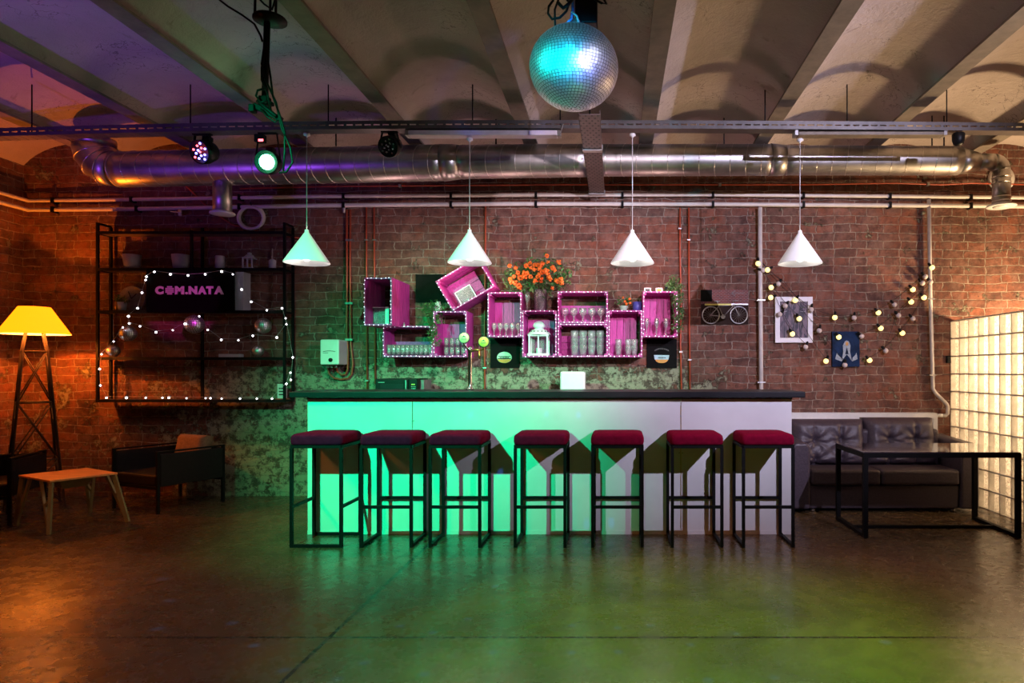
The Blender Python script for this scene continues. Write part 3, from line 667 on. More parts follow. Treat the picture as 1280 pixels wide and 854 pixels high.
MB().span(P(323, 178.4, 4.976)+Vector((0, 0, .01)), P(329, 174.6, 4.976)+Vector((0, -.002, .005))).build('display', M['led_red'], cb_)
so = thing("sensor", "small black dome sensor under the tray at far right", "sensor", P(1198, 170, TY-.03))
MB().lathe([(.04, .02), (.047, .01), (.046, -.03), (.036, -.062), (.02, -.074), (.001, -.076)], P(1198, 170, TY-.03), 20).build("dome", M["blackp"], so)
MB().box(P(1198, 167.5, TY-.03), (.06, .05, .010)).build('base', M['blackp'], so)
sm = thing('smoke_detector', 'small white smoke detector on the purple vault at upper left', 'smoke detector', P(89, 59, 4.55))
MB().lathe([(.001, -.035), (.035, -.034), (.05, -.02), (.055, .04)], (P(89, 59, 4.55).x, 4.55, 3.43), 20).build('housing', M['white'], sm)
MB().sphere((P(89, 59, 4.55).x, 4.55-.03, 3.395), .005, 6).build('indicator', M['led_red'], sm)

# ------------------------------------------------------------------ crates on the wall
glow_strings = []
def crate(px0, py0, px1, py1, lab, Yf=6.28, depth=.30, slats='v', nsl=3, gap=None, rot=0, back=True, xlim=1.0):
    a = P(px0, py1, Yf); b = P(px1, py0, Yf); W = b.x-a.x; H = b.z-a.z; cx_, cz_ = (a.x+b.x)/2, (a.z+b.z)/2
    base = Vector((cx_, Yf+depth, a.z)); t = thing('wall_crate', lab, 'crate', base, 'magenta crates on the brick wall')
    rm = Matrix.Rotation(R(rot), 3, 'Y'); C0 = Vector((cx_, 0, cz_))
    def tf(mb):
        if rot:
            for i, v in enumerate(mb.v):
                d_ = v-C0; mb.v[i] = C0+rm @ Vector((d_.x, d_.y, d_.z))
        return mb
    th = .014; y0, y1 = Yf, Yf+depth
    ns = 3 if depth < .4 else 5
    for side in ('left_side', 'right_side', 'top_side', 'bottom_side'):
        m_ = MB()
        for k in range(ns):
            ya = y0+(y1-y0)*k/ns+(.0 if k == 0 else .003); yb_ = y0+(y1-y0)*(k+1)/ns-.003
            if side == 'left_side': m_.span((a.x, ya, a.z+th), (a.x+th, yb_, b.z-th))
            if side == 'right_side': m_.span((b.x-th, ya, a.z+th), (b.x, yb_, b.z-th))
            if side == 'top_side': m_.span((a.x, ya, b.z-th), (b.x, yb_, b.z))
            if side == 'bottom_side': m_.span((a.x, ya, a.z), (b.x, yb_, a.z+th))
        tf(m_).build(side, M['magenta_side'] if side in ('top_side', 'bottom_side') else M['magenta'], t)
    if back:
        m_ = MB(); ix0, ix1, iz0, iz1 = a.x+th, b.x-th, a.z+th, b.z-th; g = .004
        if slats == 'v':
            wd = (ix1-ix0)*.90/nsl
            for k in range(nsl): m_.span((ix0+wd*k+g/2, y1-.012, iz0), (ix0+wd*(k+1)-g/2, y1, iz1-(.055 if gap is None else gap)))
        else:
            hh = (iz1-iz0)*(.72 if gap is None else gap)/nsl
            for k in range(nsl): m_.span((ix0, y1-.012, iz0+hh*k+g/2), (ix0+(ix1-ix0)*xlim, y1, iz0+hh*(k+1)-g/2))
        tf(m_).build('back_board', M['magenta'] if slats == 'v' else M['magenta_side'], t)
        cs = MB()
        for xx in (ix0, ix1-.02):
            for zz in (iz0, iz1-.02): tf(MB().span((xx, y0+.01, zz), (xx+.02, y1-.014, zz+.02))).build('corner_block', M['magenta'], t)
        pass
    # string of tiny lights round the front edge
    s = thing('light_string', 'string of tiny white lights around the '+lab.split(',')[0].replace('magenta crate', 'crate').replace('magenta ', ''), 'string lights', Vector((cx_, Yf, a.z)), 'tiny light strings on the crates')
    cor = [Vector((a.x+.007, Yf-.004, a.z+.007)), Vector((b.x-.007, Yf-.004, a.z+.007)), Vector((b.x-.007, Yf-.004, b.z-.007)), Vector((a.x+.007, Yf-.004, b.z-.007))]
    if rot: cor = [C0+rm @ (c-C0) for c in cor]
    MB().tube(cor, .0028, 5, True).build('wire', M['twine'], s)
    strip = MB()
    for k in range(4):
        p_, q_ = cor[k], cor[(k+1) % 4]; n = max(2, round((q_-p_).length/.042))
        for j in range(n):
            c = p_.lerp(q_, (j+random.uniform(.1, .5))/n)+Vector((random.uniform(-.004, .004), -.006, random.uniform(-.004, .004)))
            global LEDM
            if LEDM is None:
                LEDM = MB().sphere((0, 0, 0), .0043, 6).build('bulb', M['pink_led'], s, off=(0, 0, 0)); o = LEDM
            else:
                o = LEDM.copy(); col.objects.link(o)
            o.parent = s; o.location = c-s.location
    return dict(a=a, b=b, th=th, Yf=Yf, d=depth, t=t)
LEDM = None
K1 = crate(455, 347, 490, 407, 'leftmost magenta crate, deep and standing upright, green wall inside', 6.06, .52, back=False)
K2 = crate(478.5, 407.5, 541, 446.5, 'low wide magenta crate under the leftmost crate, full of glasses', slats='h', nsl=2, gap=.55)
K3 = crate(541.5, 389, 583.5, 446.5, 'upright magenta crate with trailing plant at its left edge', nsl=3, gap=.09)
cx4, cy4 = (544.5+618)/2, (352+356)/2+1
K4 = crate(cx4-30.5, cy4-21.5, cx4+30.5, cy4+21.5, 'tilted magenta crate hanging under the second pendant lamp', 6.24, .33, slats='h', nsl=3, gap=.97, rot=-30.5, xlim=.74)
K5 = crate(609.5, 365.5, 652, 421.5, 'upright magenta crate above the left beer sign, small stemmed glasses', nsl=3)
K6 = crate(652.8, 388, 695.8, 446.5, 'upright magenta crate holding the white lantern', nsl=4)
K7a = crate(697, 404.8, 759.8, 446.5, 'wide magenta crate with stacked pint glasses, below another', slats='h', nsl=3, gap=.70)
K7b = crate(697, 364.3, 759.8, 404.2, 'wide magenta crate with stemmed goblets, topmost of two', slats='h', nsl=2, gap=.66)
K8 = crate(760.5, 388, 803, 446.5, 'upright magenta crate below the potted orange plant', nsl=4, gap=.0)
K9 = crate(803.6, 364.3, 847, 421.5, 'rightmost magenta crate, ivy hanging over its right edge', nsl=4, gap=.0)
for q in (P(472, 338, 6.2), P(560, 345, 6.15), P(632, 352, 6.2), P(728, 350, 6.2), P(825, 350, 6.2)):
    light('crate_uplight', 'POINT', q, 4.5, (1, .64, .55), .12)  # hidden point lights added above the crates to light the ceiling

# glasses ------------------------------------------------------------
def gl_tumbler(h=.105, r=.022):
    t = thing('glass', '', 'glass', (0, 0, 0)); MB().lathe([(.001, .004), (r*.8, .002), (r*.86, 0), (r, h*.5), (r*1.03, h), (r*.95, h), (r*.86, h*.4), (r*.7, .012), (.001, .012)], n=14).build('bowl', M['glass'], t); return t
def gl_stem(h=.125, r=.026):
    t = thing('glass', '', 'glass', (0, 0, 0))
    MB().lathe([(r*.4, h*.45), (r*.8, h*.55), (r*1.05, h*.75), (r*.9, h), (r*.82, h), (r*.95, h*.75), (r*.5, h*.5), (.001, h*.47)], n=14).build('bowl', M['glass'], t)
    MB().lathe([(.001, .003), (r*.85, .001), (r*.9, .004), (r*.25, .010), (r*.14, h*.3), (r*.4, h*.46)], n=12).build('stem', M['glass'], t); return t
def gl_pint(h=.12, r=.032):
    t = thing('glass', '', 'glass', (0, 0, 0)); MB().lathe([(.001, 0), (r*.75, 0), (r*.85, h*.3), (r*1.08, h*.78), (r, h), (r*.93, h), (r*1.0, h*.78), (r*.7, .015), (.001, .015)], n=16).build('bowl', M['glass'], t); return t
def put(proto, first, q, lab, group):
    o = proto if first else copy_tree(proto); o.location = q; o['label'] = lab; o['group'] = group; return o
tum = gl_tumbler(); n = 0; f = True
for row, (dy, rn) in enumerate(((.06, 'front'), (.17, 'rear'))):
    for k in range(10):
        a = K2['a']; xx = a.x+.04+k*(K2['b'].x-a.x-.08)/9+(.008 if row else 0)
        put(tum, f, (min(xx, K2['b'].x-.036), K2['Yf']+dy, a.z+.014), '%s small tumbler of the %s row in the low wide crate' % (ORD[k], rn), 'tumblers in the low wide crate'); f = False
for row, (z, rn) in enumerate(((0, 'lower'), (.076, 'upper'))):
    for k in range(4):
        a = K3['a']; put(tum, False, (a.x+.105+k*.054, K3['Yf']+.08, a.z+.014+z*1.15), '%s tumbler of the %s tier in the crate with trailing plant' % (ORD[k], rn), 'tumblers in the upright crate').scale = (1, 1, .8)
stg = gl_stem(); f = True
for k in range(5):
    a = K5['a']; put(stg, f, (a.x+.045+k*.058, K5['Yf']+.09, a.z+.014), '%s small stemmed glass in the crate above the left beer sign' % ORD[k], 'stemmed glasses above the beer sign'); f = False
gob = gl_stem(.14, .038); f = True
for k in range(5):
    a = K7b['a']; put(gob, f, (a.x+.06+k*.087, K7b['Yf']+.10, a.z+.014), '%s round goblet in the top wide crate' % ORD[k], 'goblets in the top wide crate'); f = False
pin = gl_pint(.11, .037); f = True
for k in range(4):
    for z in range(3):
        a = K7a['a']; put(pin, f, (a.x+.155+k*.082, K7a['Yf']+.10, a.z+.014+z*.066), '%s pint glass of the %s stack in the wide crate' % (('bottom', 'middle', 'top')[z], ORD[k]), 'stacked pint glasses'); f = False
hib = gl_pint(.10, .031); f = True
for k, xx in enumerate((.095, .19, .25)):
    for z in range(2):
        a = K8['a']; put(hib, f, (a.x+xx, K8['Yf']+.09, a.z+.014+z*.060), '%s glass of the %s pair in the crate below the orange plant' % (('lower', 'upper')[z], ORD[k]), 'glasses in pairs'); f = False
flu = gl_stem(.17, .021); f = True
for k, xx in enumerate((.04, .135, .225)):
    for z in range(2):
        a = K9['a']; put(flu, f, (a.x+xx, K9['Yf']+.07+z*.08, a.z+.014), '%s slim glass of the %s row in the rightmost crate' % (ORD[k], ('front', 'rear')[z]), 'slim glasses in the rightmost crate'); f = False
fx = put(flu, False, (P(659, 0, 6.38).x, 6.38, K6['b'].z+.001), 'tall clear stemmed glass standing left of the orange bouquet', 'tall glass by the bouquet'); fx.scale = (1.3, 1.3, 1.1)

# mosaic boxes
def mosaic(lab, c, size, rot=None):
    t = thing('mosaic_box', lab, 'box', c-Vector((0, 0, size[2]/2)))
    MB().box(c, size, rot).build('body', M['silver'], t, bevel=.004)
    e = MB(); r_ = rot or Matrix.Identity(3); w_, d_, h_ = size
    for s in (-1, 1):
        e.box(c+r_ @ Vector((s*(w_/2), -d_/2, 0)), (.008, .008, h_+.008), r_); e.box(c+r_ @ Vector((0, -d_/2, s*h_/2)), (w_, .008, .008), r_)
    e.build('edging', M['white_wood'], t)
q = P(474, 395.5, 6.22); mosaic('silver mosaic box standing inside the leftmost crate', Vector((q.x, 6.30, K1['a'].z+.015+.083)), (.15, .12, .166))
t = thing('white_card', 'narrow white upright card beside the mosaic box in leftmost crate', 'card', P(483.5, 406, 6.2)); MB().span(P(481.5, 406, 6.2), P(486, 383.5, 6.2)+Vector((0, .02, 0))).build('sheet', M['white_wood'], t); t.location.z = t.location.z
rmx = Matrix.Rotation(R(-30.5), 3, 'Y')
C4 = Vector(((K4['a'].x+K4['b'].x)/2, 6.24, (K4['a'].z+K4['b'].z)/2)); H4 = (K4['b'].z-K4['a'].z)/2
mosaic('silver mosaic box resting inside the tilted crate', C4+rmx @ Vector((-.055, .12, -H4+.014+.068)), (.16, .12, .130), rmx)

# lantern
L0 = Vector((P(674, 0, 6.38).x, 6.38, K6['a'].z+.0145)); lt = thing('lantern', 'white metal candle lantern with domed lid inside a magenta crate', 'lantern', L0)
lz = L0.z; lw_ = .105
MB().span((L0.x-lw_, 6.38-.09, lz), (L0.x+lw_, 6.38+.09, lz+.022)).build('base', M['white'], lt, bevel=.005)
for sx in (-1, 1):
    for sy in (-1, 1): MB().span((L0.x+sx*.085-.008, 6.38+sy*.07-.008, lz+.022), (L0.x+sx*.085+.008, 6.38+sy*.07+.008, lz+.19)).build('post', M['white'], lt)
MB().span((L0.x-.006, 6.38-.078, lz+.022), (L0.x+.006, 6.38-.066, lz+.19)).build('door_bar', M['white'], lt)
MB().span((L0.x-.1, 6.38-.085, lz+.185), (L0.x+.1, 6.38+.085, lz+.20)).build('top_rail', M['white'], lt, bevel=.004)
MB().lathe([(.115, .2), (.108, .212), (.075, .245), (.045, .255), (.042, .262), (.001, .262)], L0, 24).build('dome', M['white'], lt)
MB().lathe([(.035, .26), (.062, .285), (.05, .305), (.02, .318), (.001, .32)], L0, 20).build('finial', M['white'], lt)
hl = MB()
for k in range(7): 
    a = R(200+k*23); hl.sphere(L0+Vector((.092*math.cos(a), .092*math.sin(a), .232)), .006, 6)
hl.build('air_holes', M['blackp'], lt)
MB().tube([L0+Vector((0, 0, .022)), L0+Vector((0, 0, .075))], .03, 16).build('candle', M['white'], lt)
MB().span((L0.x-.08, 6.38+.066, lz+.024), (L0.x+.08, 6.38+.069, lz+.185)).build('pane', M['glass'], lt)
MB().tube([L0+Vector((.05*math.cos(a), -.03, .29+.035*math.sin(a))) for a in [R(15*i) for i in range(13)]], .003, 6).build('handle', M['white'], lt)

# plants -------------------------------------------------------------
def leaves(mb, pts, size, rng, n, spread, mi=0):
    for _ in range(n):
        c = Vector(rng.choice(pts))+Vector([rng.gauss(0, spread) for _ in range(3)])
        d = Vector([rng.gauss(0, 1) for _ in range(3)]).normalized(); e = d.cross(Vector((rng.random(), rng.random(), rng.random()))).normalized(); s = size*rng.uniform(.6, 1.3)
        nrm = d.cross(e)*s*.15
        mb.add([c-d*s, c+e*s*.4+nrm, c+d*s, c-e*s*.4+nrm], [(0, 1, 2, 3)], mi if rng.random() < .7 else 1-mi, False)
rg = random.Random(5)
V0 = Vector((P(675.5, 0, 6.4).x, 6.4, K6['b'].z+.001))
bq = thing('flower_vase', 'silver beaded vase with a bouquet of orange flowers and leaves', 'vase', V0)
MB().lathe([(.001, 0), (.055, 0), (.062, .01), (.062, .2), (.066, .21), (.055, .205), (.052, .02), (.001, .02)], V0, 24).build('vase', M['silver'], bq)
bm_ = MB(); cl = []
for k in range(46):
    px = rg.uniform(640, 706); f_ = 1-((px-673)/38)**2; py = 352-rg.uniform(-10, 24)*max(.25, f_)
    cl.append(P(px, py, 6.4)+Vector((0, rg.uniform(-.09, .07), 0)))
for c in cl: bm_.tube([V0+Vector((0, 0, .19)), V0.lerp(c, .55)+Vector((0, 0, .05)), c], .0025, 4)
leaves(bm_, cl, .024, rg, 800, .04); bm_.build('foliage', [M['leaf'], M['leaf2']], bq)
spots = [(637.5, 332.5), (645, 335), (647, 341), (650, 347), (654, 341), (659, 342), (656, 346), (644, 354), (648, 357), (638, 349), (639, 353), (649, 359), (662, 328.5), (668, 331), (672, 331), (677, 332), (674, 336), (668, 337), (674, 343), (678, 340), (683, 339), (672, 346), (677, 349), (676, 351), (685, 328), (691, 335), (693, 338), (688, 349), (695, 351), (686, 347), (701, 350), (702, 354), (663, 346), (684, 342), (690, 360), (669, 352), (683.5, 320), (698, 327.5), (678, 329), (658, 332), (643, 346), (664, 335)]
BL = None
for i, (px, py) in enumerate(spots):
    q = P(px, py, 6.27)+Vector((0, rg.uniform(-.02, .03), 0))
    if BL is None:
        b = MB()
        for k in range(9):
            d = Vector([rg.gauss(0, 1) for _ in range(3)]).normalized(); b.sphere(d*.015, .0105, 6)
        BL = b.build('blossom', M['orange'], bq, off=(0, 0, 0)); o = BL
    else: o = BL.copy(); col.objects.link(o)
    o.parent = bq; o.location = q-V0; s = rg.uniform(.75, 1.3); o.scale = (s, s, s); o.rotation_euler = (rg.random()*3, rg.random()*3, 0)
V1 = Vector((P(779.5, 0, 6.38).x, 6.38, K8['b'].z+.001)); op = thing('potted_plant', 'small pot with orange berries on top of an upright crate', 'plant', V1)
MB().lathe([(.001, 0), (.03, 0), (.04, .045), (.042, .05), (.035, .048), (.001, .04)], V1, 16).build('pot', M['pale_green'], op)
b = MB(); leaves(b, [V1+Vector((rg.uniform(-.06, .06), rg.uniform(-.03, .03), rg.uniform(.05, .12))) for _ in range(10)], .018, rg, 90, .015); b.build('foliage', [M['leaf'], M['leaf2']], op)
for px, py in ((778.5, 372), (787, 374), (787.5, 379), (781, 377), (783, 380)): MB().sphere(P(px, py, 6.33), .013, 10).build('berry', M['orange'], op)
V2 = Vector((P(796.5, 0, 6.4).x, 6.4, K8['b'].z+.001)); t = thing('cup', 'plain dark blue cup on a crate right of the orange berries', 'cup', V2)
MB().lathe([(.001, 0), (.042, 0), (.047, .09), (.041, .09), (.037, .01), (.001, .01)], V2, 20).build('body', M['blue_pot'], t)
for i, px in enumerate((809.5, 824)):
    q = Vector((P(px, 0, 6.36).x, 6.36, K9['b'].z+.001)); t = thing('picture_card', ['small white edged picture card on rightmost crate, left one', 'small white edged picture card on rightmost crate, right one'][i], 'picture', q, 'small cards on the rightmost crate')
    MB().span((q.x-.032, 6.36, q.z), (q.x+.032, 6.368, q.z+.042)).build('frame', M['white_wood'], t); MB().span((q.x-.022, 6.358, q.z+.009), (q.x+.022, 6.3605, q.z+.033)).build('print', M['amber'] if i else M['print_'], t)
def trailing(lab, V, pts, potm, ph=.09, pr=.045):
    t = thing('trailing_plant', lab, 'plant', V)
    MB().lathe([(.001, 0), (pr*.75, 0), (pr, ph), (pr*1.04, ph), (pr*.9, ph*.95), (.001, ph*.9)], V, 18).build('pot', potm, t)
    b = MB(); top = V+Vector((0, 0, ph))
    for p_ in pts[::3]: b.tube([top, top.lerp(p_, .5)+Vector((0, -.03, .02)), p_], .002, 4)
    leaves(b, pts, .016, rg, 620, .018); b.build('foliage', [M['leaf'], M['leaf2']], t)
V3 = Vector((P(534, 0, 6.40).x, 6.40, K2['b'].z+.001))
trailing('trailing green plant in a green pot left of the upright crate', V3, [P(rg.uniform(527, 556), rg.uniform(380, 402), 6.33) for _ in range(26)]+[P(rg.uniform(538, 549), rg.uniform(402, 430), 6.24) for _ in range(16)], M['green_pot'])
V4 = Vector((P(836, 0, 6.42).x, 6.42, K9['b'].z+.001))
trailing('dark ivy plant in a pot on the rightmost crate', V4, [P(rg.uniform(834, 852), rg.uniform(347, 366), 6.36) for _ in range(20)]+[P(rg.uniform(842, 853), rg.uniform(366, 412), 6.25) for _ in range(24)], M['dark_pot'], .07, .042)
V5 = Vector((P(548, 0, 6.40).x, 6.40, K3['b'].z+.001)); t = thing('vase', 'small white ceramic jug on the crate beneath the tilted crate', 'vase', V5)
MB().lathe([(.001, 0), (.026, 0), (.032, .03), (.030, .07), (.018, .09), (.02, .1), (.015, .1), (.012, .08), (.001, .07)], V5, 18).build('body', M['white'], t)
MB().tube([V5+Vector((-.028, 0, .03)), V5+Vector((-.048, 0, .055)), V5+Vector((-.02, 0, .088))], .004, 6).build('handle', M['white'], t)
V6 = Vector((P(505, 0, 6.34).x, 6.34, K2['b'].z+.001)); t = thing('ornament', 'tiny pale mint ornament on the low crate, right of leftmost crate', 'ornament', V6)
MB().sphere(V6+Vector((0, 0, .012)), .012, 8).sphere(V6+Vector((0, 0, .03)), .007, 8).build('figure', M['pale_green'], t)

# ------------------------------------------------------------------ wall art & signs
def board(name, lab, cat, px0, py0, px1, py1, m, Y=YW-.02, th=.018, rot=0):
    a, b = P(px0, py1, Y), P(px1, py0, Y); t = thing(name, lab, cat, Vector(((a.x+b.x)/2, Y+th, a.z))); mb = MB().span((a.x, Y, a.z), (b.x, Y+th, b.z))
    mb.build('panel', m, t); return t
board('poster', 'dark rectangular poster on bricks behind the tilted crate', 'poster', 519.5, 343, 560, 378, M['foliage_dark'])
def disc(mb, c, rx, rz, y0, y1, mi=0, a0=0, a1=360, n=28):
    mb.prism([(c.x+rx*math.cos(R(a0+(a1-a0)*i/n)), c.z+rz*math.sin(R(a0+(a1-a0)*i/n))) for i in range(n if a1-a0 == 360 else n+1)], y0, y1, mi)
sg = board('beer_sign', 'black beer sign with a pale oval emblem, left of the lantern', 'sign', 613, 424, 649, 460, M['chalk'])
c = P(630.5, 447, YW-.022); b = MB(); disc(b, c, .073, .056, YW-.027, YW-.0205); b.build('emblem', M['pale_green'], sg)
b = MB(); disc(b, c, .071, .054, YW-.031, YW-.0272, a0=200, a1=340); b.build('emblem_base', M['amber'], sg)
b = MB(); b.span((c.x-.06, YW-.030, c.z+.008), (c.x+.06, YW-.0272, c.z+.013)).span((c.x-.066, YW-.030, c.z-.016), (c.x+.066, YW-.0272, c.z-.008))
for k in range(6): b.span((c.x-.045+k*.016, YW-.030, c.z-.006), (c.x-.036+k*.016, YW-.0272, c.z+.005))
b.build('lettering', M['chalk'], sg)
sg = board('beer_sign', 'black beer sign with pale blue shield, below the rightmost crate', 'sign', 808.5, 424, 846, 460, M['chalk'])
c = P(827, 448, YW-.022); b = MB(); b.prism([(c.x-.076, c.z+.032), (c.x+.076, c.z+.032), (c.x+.068, c.z-.012), (c.x-.068, c.z-.012)], YW-.027, YW-.0205); b.build('emblem', M['ltblue'], sg)
b = MB(); disc(b, Vector((c.x, 0, c.z-.012)), .062, .036, YW-.027, YW-.0205, a0=180, a1=360); b.build('emblem_base', M['amber'], sg)
b = MB()
for k in range(7): b.span((c.x-.035+k*.011, YW-.030, c.z), (c.x-.028+k*.011, YW-.0272, c.z+.012))
for k in range(11):
    a = R(40+k*10); b.box((c.x+.085*math.cos(a), YW-.022, c.z+.045+.05*math.sin(a)), (.009, .003, .014))
b.build('lettering', M['print_'], sg)
# bicycle picture
def bike_backdrop():
    m = mat('bicycle_print', (.10, .08, .07), .8, spec=.05); t = m.node_tree; bs_ = t.nodes['Principled BSDF']
    sp = _n(t, 'ShaderNodeSeparateXYZ'); t.links.new(_n(t, 'ShaderNodeTexCoord').outputs['Object'], sp.inputs[0])
    cb2 = _n(t, 'ShaderNodeCombineXYZ'); t.links.new(sp.outputs[0], cb2.inputs[0]); t.links.new(sp.outputs[2], cb2.inputs[1])
    br = _n(t, 'ShaderNodeTexBrick'); t.links.new(cb2.outputs[0], br.inputs['Vector']); br.inputs['Scale'].default_value = 1
    br.inputs['Brick Width'].default_value = .035; br.inputs['Row Height'].default_value = .014; br.inputs['Mortar Size'].default_value = .0015
    br.inputs['Color1'].default_value = (.22, .06, .05, 1); br.inputs['Color2'].default_value = (.13, .05, .05, 1); br.inputs['Mortar'].default_value = (.25, .2, .2, 1)
    lo = _math(t, 'LESS_THAN', sp.outputs[2], .20)
    t.links.new(_mix(t, lo, br.outputs['Color'], (.035, .022, .018)), bs_.inputs['Base Color']); return m
bk = board('bicycle_picture', 'wall picture with a raised silver bicycle and brick print', 'picture', 876.5, 362, 935.5, 405.5, bike_backdrop())
yb0 = YW-.035
b = MB().span(P(876, 377, yb0+.01), P(890, 362.5, yb0+.01)+Vector((0, .004, 0))); b.build('dark_square', M['foliage_dark'], bk)
w1, w2 = P(888.5, 394, yb0), P(923.5, 394, yb0); rw = 10.6*yb0/F; fr = MB()
for wc_ in (w1, w2):
    ringp = [wc_+Vector((rw*math.cos(R(a*15)), 0, rw*math.sin(R(a*15)))) for a in range(24)]
    MB().tube(ringp, .0065, 6, True).build('wheel', M['steel'], bk)
    sp_ = MB()
    for k in range(8): a = R(k*22.5); sp_.tube([wc_-Vector((rw*math.cos(a), 0, rw*math.sin(a))), wc_+Vector((rw*math.cos(a), 0, rw*math.sin(a)))], .0007, 4)
    sp_.build('spokes', M['steel'], bk)
bb, sh, hd = P(904, 396, yb0), P(898.5, 383, yb0), P(917.5, 381.5, yb0)
for p_, q_ in ((bb, sh), (sh, hd), (bb, hd), (w1, bb), (w1, sh), (hd, w2), (sh, P(896.5, 377.5, yb0)), (hd, P(916, 376.5, yb0)), (P(916, 376.5, yb0), P(923, 376, yb0))): fr.tube([p_, q_], .005, 6)
fr.tube([P(892.5, 377, yb0), P(900, 377, yb0)], .006, 6); disc(fr, bb, .022, .022, yb0-.004, yb0+.004)
fr.build('bicycle_frame', M['steel'], bk)
MB().bar(P(881, 380.8, yb0-.004), P(914, 380.8, yb0-.004), .01, .016).build('yellow_bar', M['yellow'], bk)
MB().bar(P(914, 380.5, yb0), P(935, 380.5, yb0), .008, .012).build('shelf_bar', M['steel'], bk)
ar = MB(); ar.bar(P(914, 366.5, YW-.024), P(931, 366.5, YW-.024), .004, .008); ar.bar(P(914, 366.5, YW-.024), P(919, 363.5, YW-.024), .004, .008); ar.bar(P(914, 366.5, YW-.024), P(919, 369.5, YW-.024), .004, .008); ar.build('arrow', M['clock'], bk)
# white framed artwork
fa = thing('framed_picture', 'white framed picture of dark violet wavy lines, right of vertical pipe', 'picture', P(992.5, 429, YW))
fa_m = MB(); ya, yc_ = YW-.035, YW-.002
a0, a1, b0, b1 = P(969, 0, ya).x, P(1016, 0, ya).x, P(0, 428.5, ya).z, P(0, 371, ya).z; fw = .048
fa_m.span((a0, ya, b0), (a0+fw, yc_, b1)).span((a1-fw, ya, b0), (a1, yc_, b1)).span((a0+fw, ya, b0), (a1-fw, yc_, b0+fw)).span((a0+fw, ya, b1-fw), (a1-fw, yc_, b1)); fa_m.build('frame', M['white_wood'], fa, bevel=.002)
MB().span((a0+fw, ya+.014, b0+fw), (a1-fw, ya+.02, b1-fw)).build('artwork', M['art'], fa)
ey = MB()
for px in (980, 1003.5):
    ringp = [P(px+4*math.cos(R(a)), 388-1.8*math.sin(R(a)), ya+.012) for a in range(200, 341, 20)]; ey.tube(ringp, .0025, 5)
    ey.tube([P(px-3.5, 385.5, ya+.012), P(px, 384, ya+.012), P(px+4, 385, ya+.012)], .002, 5, mi=1)
ey.build('eye_strokes', [M['pot'], M['leaf2']], fa)
# blue canvas
pv = board('canvas_painting', 'unframed dark blue painting of a pale robed figure', 'painting', 1040.5, 414.5, 1074.5, 458.5, M['navy'], Y=YW-.03, th=.028)
yv = YW-.031; fgp = MB()
fgp.prism([(P(px, 0, yv).x, P(0, py, yv).z) for px, py in ((1052, 452), (1054, 440), (1053.5, 432), (1056, 427), (1058.5, 425.5), (1061, 427), (1063, 432), (1062.5, 440), (1065, 452), (1061, 446), (1058.5, 443), (1056, 446))], yv-.002, yv+.0005)
fgp.prism([(P(px, 0, yv).x, P(0, py, yv).z) for px, py in ((1044, 449), (1046, 441), (1048, 444), (1052, 448), (1052, 452))], yv-.002, yv+.0005)
fgp.prism([(P(px, 0, yv).x, P(0, py, yv).z) for px, py in ((1065, 452), (1066, 447), (1069, 444), (1070.5, 441), (1072, 449))], yv-.002, yv+.0005)
fgp.build('robed_figure', M['robe'], pv)
b = MB(); disc(b, P(1058.5, 430, yv), .014, .02, yv-.004, yv-.0022); b.build('gold_face', M['gold'], pv)
b = MB(); b.prism([(P(px, 0, yv).x, P(0, py, yv).z) for px, py in ((1056.5, 443), (1058.5, 434), (1060.5, 443))], yv-.004, yv-.0022); b.build('dark_fold', M['navy'], pv)
sw = thing('wall_switch', 'small black switch box where bricks meet the glass blocks', 'switch', P(1186, 452, YW)); MB().span(P(1184, 454, YW-.03), P(1189, 445, YW-.03)+Vector((0, .028, 0))).build('box', M['blackp'], sw, bevel=.003)
MB().span(P(1185.4, 451.5, YW-.034), P(1187.4, 447.5, YW-.034)+Vector((0, .006, 0))).build('rocker', M['black'], sw)

# festoon strings on the right ------------------------------------
def festoon(lab, strands, bulbs, anchor):
    t = thing('festoon_lights', lab, 'string lights', anchor)
    for s in strands:
        pts = []
        for k in range(len(s)-1):
            a, b = P(*s[k], YW-.05), P(*s[k+1], YW-.05)
            for j in range(8): u = j/8; pts.append(a.lerp(b, u)+Vector((0, 0, -.05*4*u*(1-u)*(a-b).length)))
        pts.append(P(*s[-1], YW-.05)); MB().tube(pts, .0022, 5).build('cable', M['cable'], t)
    for px, py, on, dx, dy in bulbs:
        c = P(px, py, YW-.07); d = Vector((dx, 0, -dy)).normalized()
        o = MB().sphere(c, .0255, 14).build('bulb', M['bulb_on'] if on else M['bulb_off'], t, off=ORG[t.name]); o['label'] = 'lit warm yellow bulb' if on else 'unlit pale bulb'
        s = MB().tube([c+d*.02, c+d*.052], .013, 10).tube([c+d*.045, c+d*.06], .007, 6); s.build('socket', M['blackp'], o)
    return t
Lb = [(947.5, 329.5, 1, 0, -1), (953.5, 338, 0, -1, -.3), (959.5, 337.5, 1, 1, -.6), (973, 355, 0, .6, -.9), (964, 359.5, 1, .8, -.6), (963.5, 372, 1, 1, -.4), (994, 375.5, 1, .6, -.9), (981.5, 382.5, 0, .6, -.8), (1014, 387, 0, .2, -1), (974.5, 393, 0, .7, -.7), (999, 398.5, 1, -.5, -.9), (990.5, 417.5, 1, -.5, -.8), (1007, 434, 0, .4, -1), (1024, 413.5, 0, .2, -1), (1032.5, 451.5, 1, .4, -1), (1043.5, 397, 1, .1, -1), (1048.5, 421.5, 1, -.5, -.8), (1056, 456.5, 0, .1, -1), (1067.5, 397.5, 0, .1, -1)]
